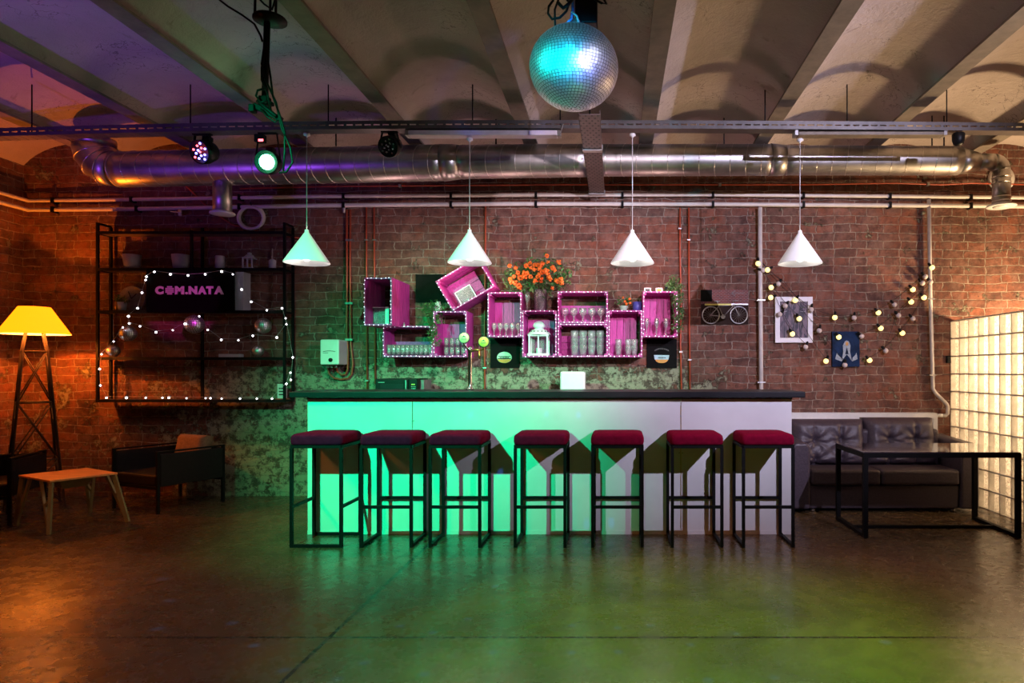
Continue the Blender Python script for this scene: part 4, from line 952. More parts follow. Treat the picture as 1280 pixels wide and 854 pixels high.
festoon('festoon bulbs fanned from the vertical pipe over the framed pictures', [[(951, 326), (975, 350), (1014, 384), (1043, 394)], [(951, 326), (962, 352), (997, 394), (1032, 448)], [(951, 328), (968, 368), (992, 414), (1009, 431)], [(951, 326), (980, 352), (1024, 398), (1067, 394)], [(951, 326), (990, 370), (1024, 410), (1058, 453)]], Lb, P(951, 326, YW-.05))
Rb = [(1165, 334.5, 1), (1156.5, 346, 0), (1153, 354, 0), (1163, 352.5, 0), (1141, 362, 1), (1155, 372, 1), (1139, 377.5, 1), (1118, 381, 0), (1098, 391, 1), (1123, 394.5, 0), (1141, 398.5, 0), (1101, 410.5, 1), (1128, 416.5, 1), (1077, 420.5, 0), (1107, 438.5, 0), (1087, 450.5, 1)]
festoon('festoon bulbs fanned from the jogged pipe toward the blue painting', [[(1163, 331), (1139, 357), (1097, 387), (1067, 394)], [(1163, 345), (1137, 374), (1100, 406), (1076, 417)], [(1163, 352), (1121, 391), (1106, 434), (1086, 447)], [(1163, 355), (1155, 369), (1126, 412), (1106, 434)]], [(a, b, c, -.7, -.8) for a, b, c in Rb], P(1163, 331, YW-.05))

# ------------------------------------------------------------------ water heater & back-bar things
wh = thing('water_heater', 'small white wall water heater with black dial left of the crates', 'water heater', P(413, 457, YW))
yf = 6.36; a, b = P(400, 456, yf), P(423.5, 424.5, yf); MB().span((a.x, yf, a.z), (b.x, YW-.002, b.z)).build('casing', M['white'], wh, bevel=.012, seg=3)
c = P(413.5, 450, yf); MB().lathe([(.018, 0), (.018, .014), (.014, .018), (.001, .018)], c, 20, rot=Matrix.Rotation(R(90), 3, 'X')).build('dial', M['blackp'], wh)
MB().tube([P(404+i*1.9, 439.6-.9*math.sin(math.pi*i/8), yf-.001) for i in range(9)], .0025, 5).build('groove', M['blackp'], wh)
MB().span(P(403.5, 441.8, yf-.002), P(410, 440.8, yf-.002)+Vector((0, .003, 0))).build('print', M['steel'], wh)
for x in (409.5, 414.5, 420): MB().tube([P(x, 456, yf+.08), P(x, 460, yf+.08)], .012, 8).build('pipe_stub', M['steel'], wh)
ph_ = thing('heater_hose', 'two orange red pipes looping from the water heater up the wall', 'pipe', P(434, 430, YW-.03))
for pts in ([(409.5, 459), (411, 467), (417, 472.5), (426, 474.5), (435, 473), (439.5, 468), (441, 455), (438.5, 430), (437.5, 340), (438, 262)], [(420, 459), (422, 465), (427, 469), (432, 468), (434.5, 462), (435, 440), (433.5, 420), (433.5, 340), (433.5, 262)]):
    MB().tube([P(a, b, YW-.035) for a, b in pts], .0095, 8).build('pipe_run', M['red_pipe'], ph_)
for y_ in (300, 379, 424.5): MB().span(P(431.5, y_+1.2, YW-.05), P(440.5, y_-1.2, YW-.05)+Vector((0, .048, 0))).build('clip', M['steel'], ph_)
jb = thing('junction_valve', 'small grey fitting on the pipe run above the water heater', 'pipe fitting', P(430, 262, YW-.06)); MB().tube([P(430, 254, YW-.05), P(430, 266, YW-.05)], [.022, .014], 10).build('body', M['steel'], jb)
# back counter (behind the bar)
bcn = thing('back_counter', 'low dark counter behind the bar carrying the microwave', 'counter', (-.6, 6.25, 0))
MB().span((-2.4, 5.98, .86), (1.3, 6.56, .9)).build('worktop', M['bartop'], bcn, bevel=.004)
for i in range(5): MB().span((-2.39+i*.738, 6.0, .02), (-2.39+i*.738+.73, 6.55, .86)).build('cabinet', M['bar'], bcn, bevel=.002)
mw = thing('microwave', 'black microwave with green-lit door glass behind the bar', 'microwave', Vector((P(496.5, 0, 6.1).x, 6.25, .9)))
a, b = P(469, 0, 6.08), P(522.5, 473.5, 6.08); MB().span((a.x, 6.08, .903), (b.x, 6.42, b.z)).build('body', M['blackp'], mw, bevel=.006)
MB().span((a.x+.008, 6.062, .91), (P(511, 0, 6.08).x, 6.082, b.z-.006)).build('door', M['blackp'], mw, bevel=.003)
MB().span((P(475.5, 0, 6.06).x, 6.059, .93), (P(504, 0, 6.06).x, 6.063, P(0, 480, 6.06).z)).build('window', M['bartop'], mw)
MB().bar(P(507.5, 475, 6.045), P(507.5, 500, 6.045), .010, .012).build('handle', M['steel'], mw)
MB().span((P(512, 0, 6.06).x, 6.065, .91), (b.x-.004, 6.082, b.z-.006)).build('control_panel', M['blackp'], mw, bevel=.002)
MB().span((P(514, 0, 6.06).x, 6.06, P(0, 481.3, 6.06).z), (P(518.5, 0, 6.06).x, 6.066, P(0, 480, 6.06).z)).build('display', M['yellow'], mw)
bt = MB()
for i in range(3):
    for j in range(4): bt.box((P(514.5+i*2, 0, 6.06).x, 6.063, P(0, 483.5+j*2.4, 6.06).z), (.008, .004, .007))
bt.build('buttons', M['steel'], mw)
MB().span((P(472, 0, 6.05).x, 6.0595, P(0, 478.6, 6.05).z), (P(480, 0, 6.05).x, 6.0625, P(0, 477.7, 6.05).z)).build('printed_mark', M['steel'], mw)
bx_ = thing('microwave_box', 'grey cardboard box edge right of the microwave', 'box', Vector((P(527.5, 0, 6.2).x, 6.3, .9))); MB().span((P(525.5, 0, 6.15).x, 6.15, .903), (P(530, 0, 6.15).x, 6.4, P(0, 475, 6.15).z)).build('carton', M['clock'], bx_)
wd = thing('towel_dispenser', 'white rounded plastic dispenser box standing behind the bar', 'dispenser', Vector((P(715.5, 0, 6.1).x, 6.2, .9)))
MB().span((P(700, 0, 6.1).x, 6.1, .903), (P(731.5, 0, 6.1).x, 6.24, P(0, 464.5, 6.1).z)).build('casing', M['white'], wd, bevel=.02, seg=4)
MB().sphere(P(715, 464, 6.16), .008, 8).build('button', M['steel'], wd)
tt = thing('beer_tap', 'slim chrome beer tap column with two round badges on bar', 'beer tap', Vector((P(588, 0, 5.4).x, 5.4, 1.09)))
tx = P(587.5, 0, 5.4).x
MB().lathe([(.001, 0), (.034, 0), (.034, .008), (.022, .016), (.018, .03), (.0155, .05), (.0165, .30), (.019, .33), (.017, .352), (.001, .356)], (tx, 5.4, 1.0905), 20).build('column', M['chrome'], tt)
MB().tube([(tx+.01, 5.39, 1.40), (tx+.05, 5.36, 1.415), (tx+.09, 5.34, 1.412)], .008, 8).tube([(tx+.088, 5.34, 1.412), (tx+.09, 5.33, 1.34)], .008, 8).build('spout', M['brass'], tt)
MB().tube([(tx, 5.38, 1.40), (tx-.04, 5.36, 1.46), (tx-.043, 5.36, 1.50)], .007, 8).build('tap_lever', M['chrome'], tt)
for px, py, m_, nm in ((580.5, 422.5, 'lemon', 'left'), (605, 427.5, 'yellow', 'right')):
    c = P(px, py, 5.34); r_ = .041
    MB().lathe([(.001, .014), (r_*1.06, .012), (r_*1.1, 0), (.001, 0)], c, 28, rot=Matrix.Rotation(R(90), 3, 'X')).build('badge', M['dark_pot'], tt)
    o = MB().lathe([(.001, .018), (r_*.95, .017), (r_*.98, .012)], c, 28, rot=Matrix.Rotation(R(90), 3, 'X')).build('badge_face', M[m_], tt); o['label'] = 'pale yellow badge face' if nm == 'left' else 'yellow green badge face'
    k = MB(); k.span((c.x-.02, 5.3185, c.z-.012), (c.x+.02, 5.3225, c.z-.007)); k.prism([(c.x-.018, c.z+.004), (c.x, c.z+.018), (c.x+.018, c.z+.004), (c.x, c.z+.008)], 5.3185, 5.3225); k.build('badge_mark', M['dark_pot'], tt)
MB().tube([P(605, 432, 5.345), P(604, 437, 5.37), (tx+.02, 5.39, 1.41)], .007, 8).build('badge_arm', M['brass'], tt)

# ------------------------------------------------------------------ radiator
rd = thing('radiator', 'white panel radiator on the wall behind the sofa', 'radiator', (P(1080, 0, 6.5).x, 6.5, .15))
x0, x1 = P(988, 0, 6.44).x, P(1172, 0, 6.44).x; zt = P(0, 516.5, 6.44).z
MB().span((x0, 6.44, .2), (x1, 6.455, zt-.01)).build('front_panel', M['white'], rd)
rt = MB(); k = 0; xx = x0
rt.span((x0, 6.438, zt-.012), (x1, 6.45, zt)).span((x0, 6.53, zt-.012), (x1, 6.542, zt)).span((x0, 6.438, .2), (x0+.012, 6.54, zt)).span((x1-.012, 6.438, .2), (x1, 6.54, zt))
while xx < x1-.02: rt.span((xx+.012, 6.45, zt-.012), (xx+.024, 6.53, zt-.002)); xx += .028
rt.build('top_grille', M['white'], rd)
rr_ = MB(); xx = x0+.02
while xx < x1-.02: rr_.span((xx, 6.434, .24), (xx+.012, 6.441, zt-.05)); xx += .035
rr_.build('ridges', M['white'], rd)
for x in (x0+.1, x1-.1): MB().span((x-.015, 6.54, .3), (x+.015, YW-.001, zt-.05)).build('bracket', M['white'], rd)
vl = MB().tube([P(1172, 519.5, 6.52), P(1178, 519.5, 6.52)], .016, 8); vl.build('valve', M['white'], rd)

# ------------------------------------------------------------------ sofa
sx0, sx1, sy0, sy1 = 1.56, 3.20, 5.82, 6.42
sf = thing('sofa', 'dark brown leather sofa with two buttoned back cushions', 'sofa', ((sx0+sx1)/2, 6.1, 0))
MB().span((sx0+.16, sy0+.03, .03), (sx1-.16, sy1-.05, .235)).build('base', M['leather'], sf, bevel=.015, seg=3)
def pillow(x0, x1, z0, z1, y0, depth, buttons, lean=0):
    nx, nz = 44, 36; vs_ = []; mb = MB()
    for j in range(nz+1):
        for i in range(nx+1):
            u, v = i/nx, j/nz; e = (min(u, 1-u)*2, min(v, 1-v)*2)
            bul = (1-(1-min(1, e[0]*3))**3)*(1-(1-min(1, e[1]*3))**3)
            x = x0+(x1-x0)*u; z = z0+(z1-z0)*v; d = depth*(.25+.75*bul)
            for bx_2, bz_2 in buttons:
                dx_, dz_ = (u-bx_2)*(x1-x0), (v-bz_2)*(z1-z0); r_ = math.hypot(dx_, dz_); an = math.atan2(dz_, dx_)
                d -= .036*math.exp(-(r_/.035)**2)+.010*math.exp(-(r_/.13)**2)*(1+.9*math.cos(an*8+bx_2*9)); d -= .010*math.exp(-(dx_/.012)**2)*(1 if abs(dz_) < .3 else 0)
            vs_.append((x, y0-d+lean*v, z))
    fs = [(j*(nx+1)+i, j*(nx+1)+i+1, (j+1)*(nx+1)+i+1, (j+1)*(nx+1)+i) for j in range(nz) for i in range(nx)]
    mb.add(vs_, fs, 0, True)
    o = len(mb.v); N = (nx+1)*(nz+1)
    rim = [i for i in range(nx+1)]+[j*(nx+1)+nx for j in range(1, nz+1)]+[nz*(nx+1)+i for i in range(nx-1, -1, -1)]+[j*(nx+1) for j in range(nz-1, 0, -1)]
    bk_ = []
    for r_ in rim: v = Vector(vs_[r_]); mb.v.append(Vector((v.x, y0+.06+lean*((v.z-z0)/(z1-z0)), v.z))); bk_.append(len(mb.v)-1)
    for a in range(len(rim)): b = (a+1) % len(rim); mb.f.append([rim[a], rim[b], bk_[b], bk_[a]]); mb.m.append(0); mb.sm.append(True)
    mb.f.append(bk_); mb.m.append(0); mb.sm.append(False)
    return mb
xm = P(1087, 0, 6.1).x
pillow(sx0+.10, xm-.002, .375, .785, 6.22, .13, [(.30, .55), (.66, .55), (.30, .12), (.66, .12)], .08).build('back_cushion', M['leather'], sf)
pillow(xm+.002, P(1176, 0, 6.1).x, .375, .80, 6.22, .13, [(.33, .55), (.70, .55), (.33, .12), (.70, .12)], .08).build('back_cushion', M['leather'], sf)
MB().span((sx0+.165, 6.2, .235), (sx1-.165, sy1, .70)).build('back_frame', M['leather'], sf, bevel=.03, seg=3)
for a, b in ((sx0+.165, xm-.004), (xm+.004, sx1-.165)): MB().span((a, sy0, .238), (b, 6.19, .375)).build('seat_cushion', M['leather'], sf, bevel=.03, seg=4)
for a, b in ((sx0, sx0+.16), (sx1-.16, sx1)):
    m_ = MB().prism([(0, 0)]*0 or [(a, .03), (b, .03), (b, .61), (b-.03, .64), (a+.03, .64), (a, .61)], sy0-.0, sy1)
    for i, v in enumerate(m_.v):
        if v.y < sy0+.01 and v.z > .5: m_.v[i].z -= .03
    m_.build('armrest', M['leather'], sf, bevel=.02, seg=3)
for x in (sx0+.2, sx1-.2): MB().lathe([(.018, 0), (.024, .012), (.012, .032), (.001, .032)], (x, sy0+.07, 0), 12).build('foot', M['chrome'], sf)
for x in (sx0+.2, sx1-.2): MB().lathe([(.018, 0), (.024, .012), (.012, .032), (.001, .032)], (x, sy1-.08, 0), 12).build('foot', M['chrome'], sf)

# ------------------------------------------------------------------ black table at right
tx0, tx1, tyf, tyb, tz = 1.855, 3.03, 4.94, 5.57, .632; q = .034
tb_ = thing('low_table', 'black framed table with dark glass top in front of sofa', 'table', ((tx0+tx1)/2, (tyf+tyb)/2, 0))
for x in (tx0+q/2, tx1-q/2):
    for y in (tyf+q/2, tyb-q/2): MB().span((x-q/2, y-q/2, q*.8), (x+q/2, y+q/2, tz-q)).build('leg', M['black'], tb_)
    MB().span((x-q/2, tyf, 0), (x+q/2, tyb, q*.8)).build('floor_rail', M['black'], tb_)
fr = MB()
for y in (tyf+q/2, tyb-q/2): fr.span((tx0, y-q/2, tz-q), (tx1, y+q/2, tz))
for x in (tx0+q/2, tx1-q/2): fr.span((x-q/2, tyf+q, tz-q), (x+q/2, tyb-q, tz))
fr.build('top_frame', M['black'], tb_)
MB().span((tx0+q, (tyf+tyb)/2-.012, .002), (tx1-q, (tyf+tyb)/2+.012, .024)).build('stretcher', M['black'], tb_)
tg = MB().span((tx0+.004, tyf+.004, tz+.0005), (tx1-.004, tyb-.004, tz+.008)); 
M['tglass'] = mat('dark_glass_top', (.03, .02, .03), .05, 0, var=.1, coat=1); tg.build('glass_top', M['tglass'], tb_)

# ------------------------------------------------------------------ shelf unit at left
Yf_, Yb_ = 6.38, 6.57
su = thing('wall_shelf', 'black metal wall shelf unit with five boards at left', 'shelf', P(237, 503, 6.47))
def fz(py): return P(0, py, Yf_).z
lx_, rx_ = P(121, 0, Yf_).x, P(355, 0, Yf_).x; mx_ = P(238.5, 0, Yf_).x; pw = .022
for x in (lx_, rx_):
    MB().span((x-pw/2, Yf_, fz(503)), (x+pw/2, Yf_+pw, fz(278))).build('post', M['black'], su)
for x in (lx_, mx_, rx_): MB().span((x-pw/2, Yb_-pw, fz(503)), (x+pw/2, Yb_, fz(280))).build('post', M['black'], su)
MB().span((mx_-pw/2, Yf_, fz(335)), (mx_+pw/2, Yf_+pw, fz(288))).build('post', M['black'], su)
for x in (lx_, rx_): MB().bar((x, Yf_+.011, fz(279)), (x, Yb_-.011, fz(279)), pw*.8).build('rail', M['black'], su)
for py in (290, 336, 389, 447.5, 500.5):
    z = fz(py); MB().span((lx_+pw/2, Yf_+.004, z-.012), (rx_-pw/2, Yb_-pw-.001, z+.006)).build('shelf_board', M['shelf'], su)
    MB().span((lx_+pw/2, Yf_, z-.020), (rx_-pw/2, Yf_+.0035, z+.008)).build('edge_strip', M['black'], su)
    for x in (lx_, rx_): MB().span((x-pw/2, Yf_+pw, z-.018), (x+pw/2, Yb_-pw, z-.0)).build('side_rail', M['black'], su)
def onshelf(px, pyshelf, Y=6.46): return Vector((P(px, 0, Y).x, Y, fz(pyshelf)+.0065))
# shelf items
def lath(name, lab, cat, v, prof, m, part='body', n=24):
    t = thing(name, lab, cat, v); MB().lathe(prof, v, n).build(part, m, t); return t
pot_prof = lambda r, h: [(.001, 0), (r*.8, 0), (r, h), (r*.93, h), (r*.74, .01), (.001, .01)]
lath('flower_pot', 'plain pale pot on the upper shelf, nearest the left post', 'pot', onshelf(165, 336), pot_prof(.08, .14), M['pot'])
lath('flower_pot', 'pale pot on the upper shelf above the letters, magenta light at its foot', 'pot', onshelf(226, 336), pot_prof(.08, .14), M['pot'])
lath('candle', 'white pillar candle on the upper shelf', 'candle', onshelf(275, 336), [(.001, 0), (.042, 0), (.042, .126), (.038, .13), (.001, .128)], M['pot'])
v = onshelf(312, 336); t = thing('small_lantern', 'small whitish lantern on the upper shelf right of the candle', 'lantern', v)
MB().span(v+Vector((-.05, -.045, 0)), v+Vector((.05, .045, .014))).span(v+Vector((-.05, -.045, .10)), v+Vector((.05, .045, .112))).build('frame', M['pot'], t)
for a in (-.044, 0, .044):
    MB().span(v+Vector((a-.006, -.044, .014)), v+Vector((a+.006, -.034, .10))).build('post', M['pot'], t)
MB().lathe([(.055, .112), (.03, .14), (.018, .145), (.022, .158), (.001, .165)], v, 16).build('roof', M['pot'], t)
MB().tube([v+Vector((0, 0, .014)), v+Vector((0, 0, .055))], .018, 10).build('candle', M['amber'], t)
v = onshelf(340.5, 336); t = thing('bottle', 'pale squat bottle with a thin dark neck on upper shelf', 'bottle', v)
MB().lathe([(.001, 0), (.032, 0), (.034, .08), (.028, .09), (.010, .1), (.001, .1)], v, 18).build('body', M['pot'], t); MB().lathe([(.012, .098), (.008, .11), (.007, .20), (.001, .205)], v, 12).build('neck', M['glass'], t)
# second shelf
v = Vector((P(166, 0, 6.53).x, 6.53, fz(389)+.0065)); t = thing('wall_clock', 'round worn clock leaning at the left of the second shelf', 'clock', v)
rot90 = Matrix.Rotation(R(90), 3, 'X'); cc_ = v+Vector((0, 0, .127))
MB().lathe([(.001, .012), (.118, .012), (.126, .016), (.127, -.008), (.001, -.008)], cc_, 36, rot=rot90).build('face', M['clock'], t)
MB().bar(cc_+Vector((0, -.02, 0)), cc_+Vector((.05, -.02, .05)), .006, .003).bar(cc_+Vector((0, -.02, 0)), cc_+Vector((-.03, -.02, .07)), .006, .003).build('hands', M['blackp'], t)
v = onshelf(152, 389, 6.44); t = thing('potted_plant', 'small dark leaved plant in pale pot before the clock', 'plant', v); MB().lathe(pot_prof(.045, .085), v, 18).build('pot', M['pot'], t)
b = MB(); leaves(b, [v+Vector((rg.uniform(-.05, .05), rg.uniform(-.03, .03), rg.uniform(.09, .14))) for _ in range(10)], .018, rg, 110, .014); b.build('foliage', [M['leaf'], M['leaf2']], t)
v = onshelf(145.5, 389, 6.405); lath('candle_glass', 'small amber glass at the left end of second shelf', 'glass', v, [(.001, 0), (.013, 0), (.015, .085), (.012, .085), (.001, .01)], M['brass'], n=14)
tv = thing('name_sign', 'black screen with the white word COM.NATA on the shelf unit', 'sign', P(237, 389, 6.34))
a, b = P(182.5, 390.5, 6.345), P(292, 336.5, 6.345); MB().span((a.x, 6.345, a.z), (b.x, 6.372, b.z)).build('panel', M['screen'], tv, bevel=.003)
def text_mesh(s, size, spacing=1.0, bold=.02):
    cu = bpy.data.curves.new('tx', 'FONT'); cu.body = s; cu.size = size; cu.offset = .07*size; cu.extrude = .004; cu.space_character = spacing
    o = bpy.data.objects.new('tx', cu); col.objects.link(o); bpy.context.view_layer.update()
    me = bpy.data.meshes.new_from_object(o.evaluated_get(bpy.context.evaluated_depsgraph_get())); bpy.data.objects.remove(o); return me
def letter(ch, px0, px1, pyt, pyb, m):
    me = text_mesh(ch, .1); xs = [v.co.x for v in me.vertices]; ys = [v.co.y for v in me.vertices]
    A, B = P(px0, pyb, 6.34), P(px1, pyt, 6.34); sx_ = (B.x-A.x)/(max(xs)-min(xs)); sz_ = (B.z-A.z)/(max(ys)-min(ys)); org = ORG[tv.name]
    for v in me.vertices: v.co = Vector((A.x+(v.co.x-min(xs))*sx_, 6.3425+(-v.co.z)*.5, A.z+(v.co.y-min(ys))*sz_))-org
    me.materials.append(m); o = bpy.data.objects.new('letter', me); col.objects.link(o); o.parent = tv; ORG[o.name] = org; return o
for ch, a, b in (('C', 193.8, 204.2), ('M', 218.5, 230), ('N', 235.5, 246.5), ('A', 246.8, 258.2), ('T', 257.5, 266.5), ('A', 267.5, 279.5)):
    letter(ch, a, b, 357.8, 368, M['letter'])
letter('.', 231.3, 234.6, 365, 368, M['letter'])
b = MB(); oc = P(212, 363, 6.343); ro = .041; n = 5
for i in range(-2, 3):
    for j in range(-2, 3):
        if abs(i)+abs(j) < 4: b.box(oc+Vector((i*ro*.4, 0, j*ro*.4)), (ro*.32, .004, ro*.32))
b.build('ball_letter', M['letter'], tv)
v = P(298, 389, 6.5); t = thing('wooden_box', 'beige open box board standing right of the black name sign', 'box', Vector((v.x, 6.47, fz(389)+.0065)))
MB().span((P(292.5, 0, 6.40).x+.004, 6.40, fz(389)+.0065), (P(304, 0, 6.40).x, 6.53, fz(339.5))).build('side_board', M['pot'], t)
MB().span((P(304, 0, 6.40).x, 6.50, fz(389)+.0065), (P(350, 0, 6.40).x, 6.51, fz(388)+.012)).build('base_board', M['pot'], t)
v = onshelf(289, 447.5, 6.45); t = thing('white_box', 'flat pale box lying on the fourth shelf board', 'box', v); MB().span(v+Vector((-.10, -.04, 0)), v+Vector((.10, .04, .032))).build('carton', M['pot'], t, bevel=.003)
v = onshelf(352.5, 500.5, 6.43); t = thing('menu_card', 'upright white menu card on the lowest shelf at right', 'card', v)
MB().span(v+Vector((-.045, 0, .01)), v+Vector((.045, .006, .15))).build('card', M['white'], t); MB().span(v+Vector((-.055, -.02, 0)), v+Vector((.055, .03, .01))).build('stand', M['red_pipe'], t)
k = MB(); [k.span(v+Vector((-.03, -.002, .04+.03*i)), v+Vector((.02 if i % 2 else .03, .001, .052+.03*i))) for i in range(3)]; k.build('printed_text', M['print_'], t)
# small mirror balls hanging
def small_ball(px, py, r, lab, top):
    c = P(px, py, 6.42); t = thing('small_mirror_ball', lab, 'mirror ball', c-Vector((0, 0, r)), 'small mirror balls on the shelf unit'); n_ = 14; mb = MB()
    for i in range(n_):
        th = math.pi*(i+.5)/n_; m_ = max(4, int(2*n_*math.sin(th)))
        for j in range(m_):
            ph = 2*math.pi*j/m_; nr = Vector((math.sin(th)*math.cos(ph), math.sin(th)*math.sin(ph), math.cos(th))); e1 = Vector((-math.sin(ph), math.cos(ph), 0)); e2 = nr.cross(e1); s_ = math.pi*r/n_*.44
            cc2 = c+nr*r; mb.add([cc2-e1*s_-e2*s_, cc2+e1*s_-e2*s_, cc2+e1*s_+e2*s_, cc2-e1*s_+e2*s_], [(0, 1, 2, 3)])
    mb.build('mirror_tiles', M['mirror'], t); MB().sphere(c, r*.97, 20).build('core', M['core'], t)
    MB().tube([c+Vector((0, 0, r)), Vector((c.x, c.y, top))], .0015, 4).build('thread', M['wire'], t)
small_ball(160, 417, .075, 'small mirror ball hanging at the left in the shelf unit', fz(391))
small_ball(243, 405.5, .088, 'small mirror ball hanging centrally under the name sign', fz(391))
small_ball(329, 407.5, .075, 'small mirror ball hanging at the right in the shelf unit', fz(391))
small_ball(141.5, 438.5, .058, 'smallest mirror ball resting on the fourth board at left', fz(391))
small_ball(322.5, 439, .052, 'small dim mirror ball resting on the fourth board at right', fz(391))
# white LED string over the shelf unit
led = [(183, 346), (193, 340), (213, 343), (235, 344.5), (256.5, 343), (277, 339.5), (291, 343), (302, 362), (314, 377.5), (333.5, 388), (352.5, 385.5), (358, 405.5), (346, 422), (316, 420), (298, 425.5), (276.5, 425), (259.5, 412.5), (249, 395.5), (231, 405), (216, 413), (195, 415.5), (175, 408), (161.5, 404.5), (160.5, 395.5), (172, 385.5), (177.5, 366), (182, 350)]
led2 = [(153.5, 409.5), (142, 427), (127, 443), (124.5, 461.5), (125.5, 482), (133, 497.5), (158, 497.5), (182, 497.5), (203, 497.5), (211, 497.5), (233, 498), (257, 498), (263, 498), (277, 498.5), (300, 498.5), (321, 498.5), (340, 498.5), (358, 480), (363, 466), (363.5, 475), (366, 447), (357, 398)]
for nm, lst, lab in (('a', led, 'white fairy lights draped around the name sign and mirror balls'), ('b', led2, 'white fairy lights trailing down and along the lowest shelf board')):
    t = thing('fairy_lights', lab, 'string lights', P(lst[0][0], lst[0][1], 6.34), 'white fairy lights on the shelf unit')
    pts = [P(a, b, 6.335)+Vector((0, 0, .012)) for a, b in lst]; MB().tube(pts, .0013, 4).build('wire', M['wire'], t)
    for i, (a, b) in enumerate(lst):
        c = P(a, b, 6.328)
        if nm == 'a' and i == 0: F0 = MB().sphere((0, 0, 0), .0095, 8).build('bulb', M['led_w'], t, off=(0, 0, 0)); o = F0
        else: o = F0.copy(); col.objects.link(o)
        o.parent = t; o.location = c-t.location; s_ = random.uniform(.75, 1.15); o.scale = (s_, s_, s_)

# ------------------------------------------------------------------ floor lamp
FL = Vector((-5.24, 6.0, 0)); fl = thing('floor_lamp', 'lit floor lamp with yellow cone shade on a dark lattice tower', 'floor lamp', FL)
zs0 = P(0, 418, 6.0).z; zs1 = P(0, 384, 6.0).z; rs0, rs1 = 36.5*6/F, 16*6/F
sh_ = MB(); sh_.lathe([(rs0, zs0), (rs1, zs1)], (FL.x, FL.y, 0), 40);
sh_.build('lamp_shade', M['shade'], fl)
MB().lathe([(rs0-.004, zs0+.001), (rs1-.004, zs1-.006)], (FL.x, FL.y, 0), 40).build('shade_lining', M['shade_in'], fl)
MB().sphere((FL.x, FL.y, zs0+.09), .022, 14).build('bulb', M['glow'], fl)
def lp(k, z): h = .275-.109*z; a = R(90*k); return Vector((FL.x+h*math.cos(a), FL.y+h*math.sin(a), z))
for k in range(4):
    a = R(90*k); MB().tube([lp(k, 0), lp(k, 1.42), Vector((FL.x+.085*math.cos(a), FL.y+.085*math.sin(a), zs0+.02))], .010, 8).build('leg', M['lamp_wood'], fl)
for z in (1.42, .96, .45):
    r_ = MB()
    for k in range(4): r_.tube([lp(k, z), lp(k+1, z)], .007, 6)
    r_.build('ring', M['lamp_wood'], fl)
for z0, z1 in ((1.42, .96), (.96, .45), (.45, .04)):
    for k in range(4):
        MB().tube([lp(k, z0), lp(k+1, z1)], .0055, 6).tube([lp(k+1, z0), lp(k, z1)], .0055, 6).build('cross_brace', M['lamp_wood'], fl)
hs_ = .085; zr = zs0+.018; c4 = [Vector((FL.x+a*hs_, FL.y+b*hs_, zr)) for a, b in ((1, 0), (0, 1), (-1, 0), (0, -1))]
rg_ = MB(); [rg_.bar(c4[i], c4[(i+1) % 4], .009) for i in range(4)]; rg_.build('ring', M['lamp_wood'], fl)
MB().tube([(FL.x, FL.y-hs_, zr), (FL.x, FL.y, zs0+.06)], .006, 8).build('socket_arm', M['lamp_wood'], fl)
light('floor_lamp_light', 'POINT', (FL.x, FL.y, 1.70), 75, (1, .20, .012), .01)

# ------------------------------------------------------------------ armchairs
def make_chair():
    t = thing('armchair', '', 'armchair', (0, 0, 0), 'dark boxy armchairs'); W, D, H = .31, .30, .53; q = .024   # front faces -Y
    for sx in (-1, 1):
        for sy in (-1, 1): MB().span((sx*W-q/2, sy*D-q/2, 0), (sx*W+q/2, sy*D+q/2, H)).build('leg', M['black'], t)
        MB().span((sx*W-.016, -D+q/2+.001, .235), (sx*W+.016, D-q/2-.001, H-.012)).build('arm_panel', M['dark_leather'], t, bevel=.008)
        MB().span((sx*W-q/2, -D-q/2, H), (sx*W+q/2, D+q/2, H+.014)).build('arm_rail', M['black'], t)
    MB().span((-W+.017, D-.02, .235), (W-.017, D+.012, H-.012)).build('backrest', M['dark_leather'], t, bevel=.01)
    MB().span((-W+.018, -D-.005, .235), (W-.018, D-.022, .335)).build('seat', M['dark_leather'], t, bevel=.02, seg=3)
    MB().span((-W, -D-q/2, .212), (W, -D+q/2, .234)).span((-W, D-q/2, .212), (W, D+q/2, .234)).build('seat_frame', M['black'], t)
    return t
ac = make_chair(); ang = math.atan2(-.4, .917)
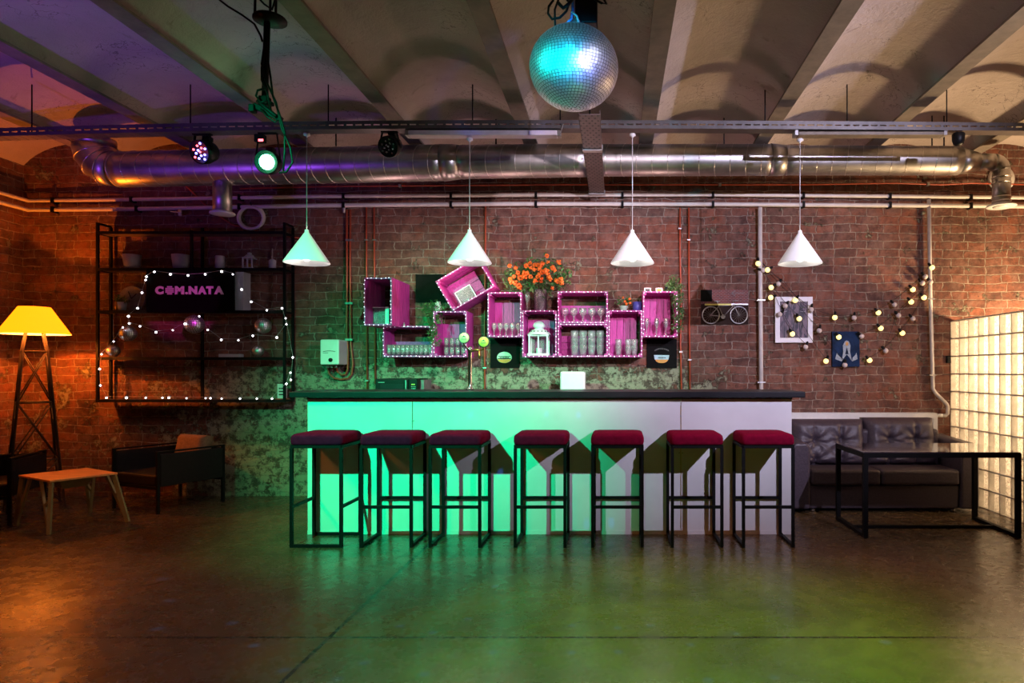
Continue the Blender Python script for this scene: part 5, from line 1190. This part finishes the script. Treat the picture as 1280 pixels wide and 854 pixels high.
# right-front corner at (-3.96, 5.76); depth direction (.4,.917)
u = Vector((.4, .917, 0)); v_ = Vector((-.917, .4, 0)); cpos = Vector((-3.96, 5.76, 0))+u*.30+v_*.31
ac.location = cpos; ac.rotation_euler.z = ang; ac['label'] = 'dark boxy armchair with a beige cushion, nearest the bar'
copy_tree(ac, (-5.26, 5.52, 0), R(20), 'dark armchair behind the low wooden table, under the lamp')
copy_tree(ac, (-4.98, 4.68, 0), R(95), 'dark armchair cut off by the left edge of the photo')
cu = thing('cushion', 'beige cushion leaning in the armchair nearest the bar', 'cushion', cpos+Vector((0, 0, .34)))
mb = pillow(-.19, .19, 0, .30, 0, .05, [], .0)
rotc = Matrix.Rotation(ang, 3, 'Z') @ Matrix.Rotation(R(-14), 3, 'X'); base = cpos+u*.15+v_*(-.02)+Vector((0, 0, .342))
mb.v = [base+rotc @ v for v in mb.v]; mb.build('cover', M['beige'], cu)

# ------------------------------------------------------------------ plywood coffee table
N_, Rr_, L_, F_ = Vector((-4.295, 5.05, 0)), Vector((-4.075, 5.447, 0)), Vector((-4.776, 5.32, 0)), Vector((-4.545, 5.72, 0))
ct = thing('coffee_table', 'low wooden coffee table with pale splayed truss legs', 'table', (N_+F_)/2)
zt_ = .395
tpm = MB(); cs_ = [N_, Rr_, F_, L_]
tpm.add([c+Vector((0, 0, zt_)) for c in cs_]+[c+Vector((0, 0, zt_+.016)) for c in cs_], [(0, 3, 2, 1), (4, 5, 6, 7)]+[(i, (i+1) % 4, 4+(i+1) % 4, 4+i) for i in range(4)])
tpm.build('table_top', M['ply'], ct, bevel=.002)
cen = (N_+F_)/2
for i, c in enumerate(cs_):
    out = (c-cen).normalized(); top = c.lerp(cen, .08)+Vector((0, 0, zt_-.001)); foot = c+out*.075*(1 if i in (1, 2) else .2)+Vector((0, 0, .0))
    nx_ = cs_[(i+1) % 4] if i % 2 == 1 else cs_[(i-1) % 4]
    top2 = top.lerp(nx_+Vector((0, 0, zt_)), .30); mid = foot.lerp(top2, .52)
    m_ = MB().bar(foot+Vector((0, 0, .004)), top, .022, .03).bar(foot+Vector((0, 0, .012)), top2, .018, .024).bar(mid, foot.lerp(top, .66), .016, .02)
    m_.build('leg', M['pale_wood'], ct)
bt_ = MB(); z0 = .31
tr4 = [cen+(c-cen)*.55 for c in cs_]; bl4 = [cen+(c-cen)*.35 for c in cs_]
bt_.add([c+Vector((0, 0, zt_)) for c in tr4]+[c+Vector((0, 0, z0)) for c in bl4], [(4, 5, 6, 7)]+[(i, (i+1) % 4, 4+(i+1) % 4, 4+i) for i in range(4)]); bt_.build('hanging_basket', M['pale_wood'], ct)
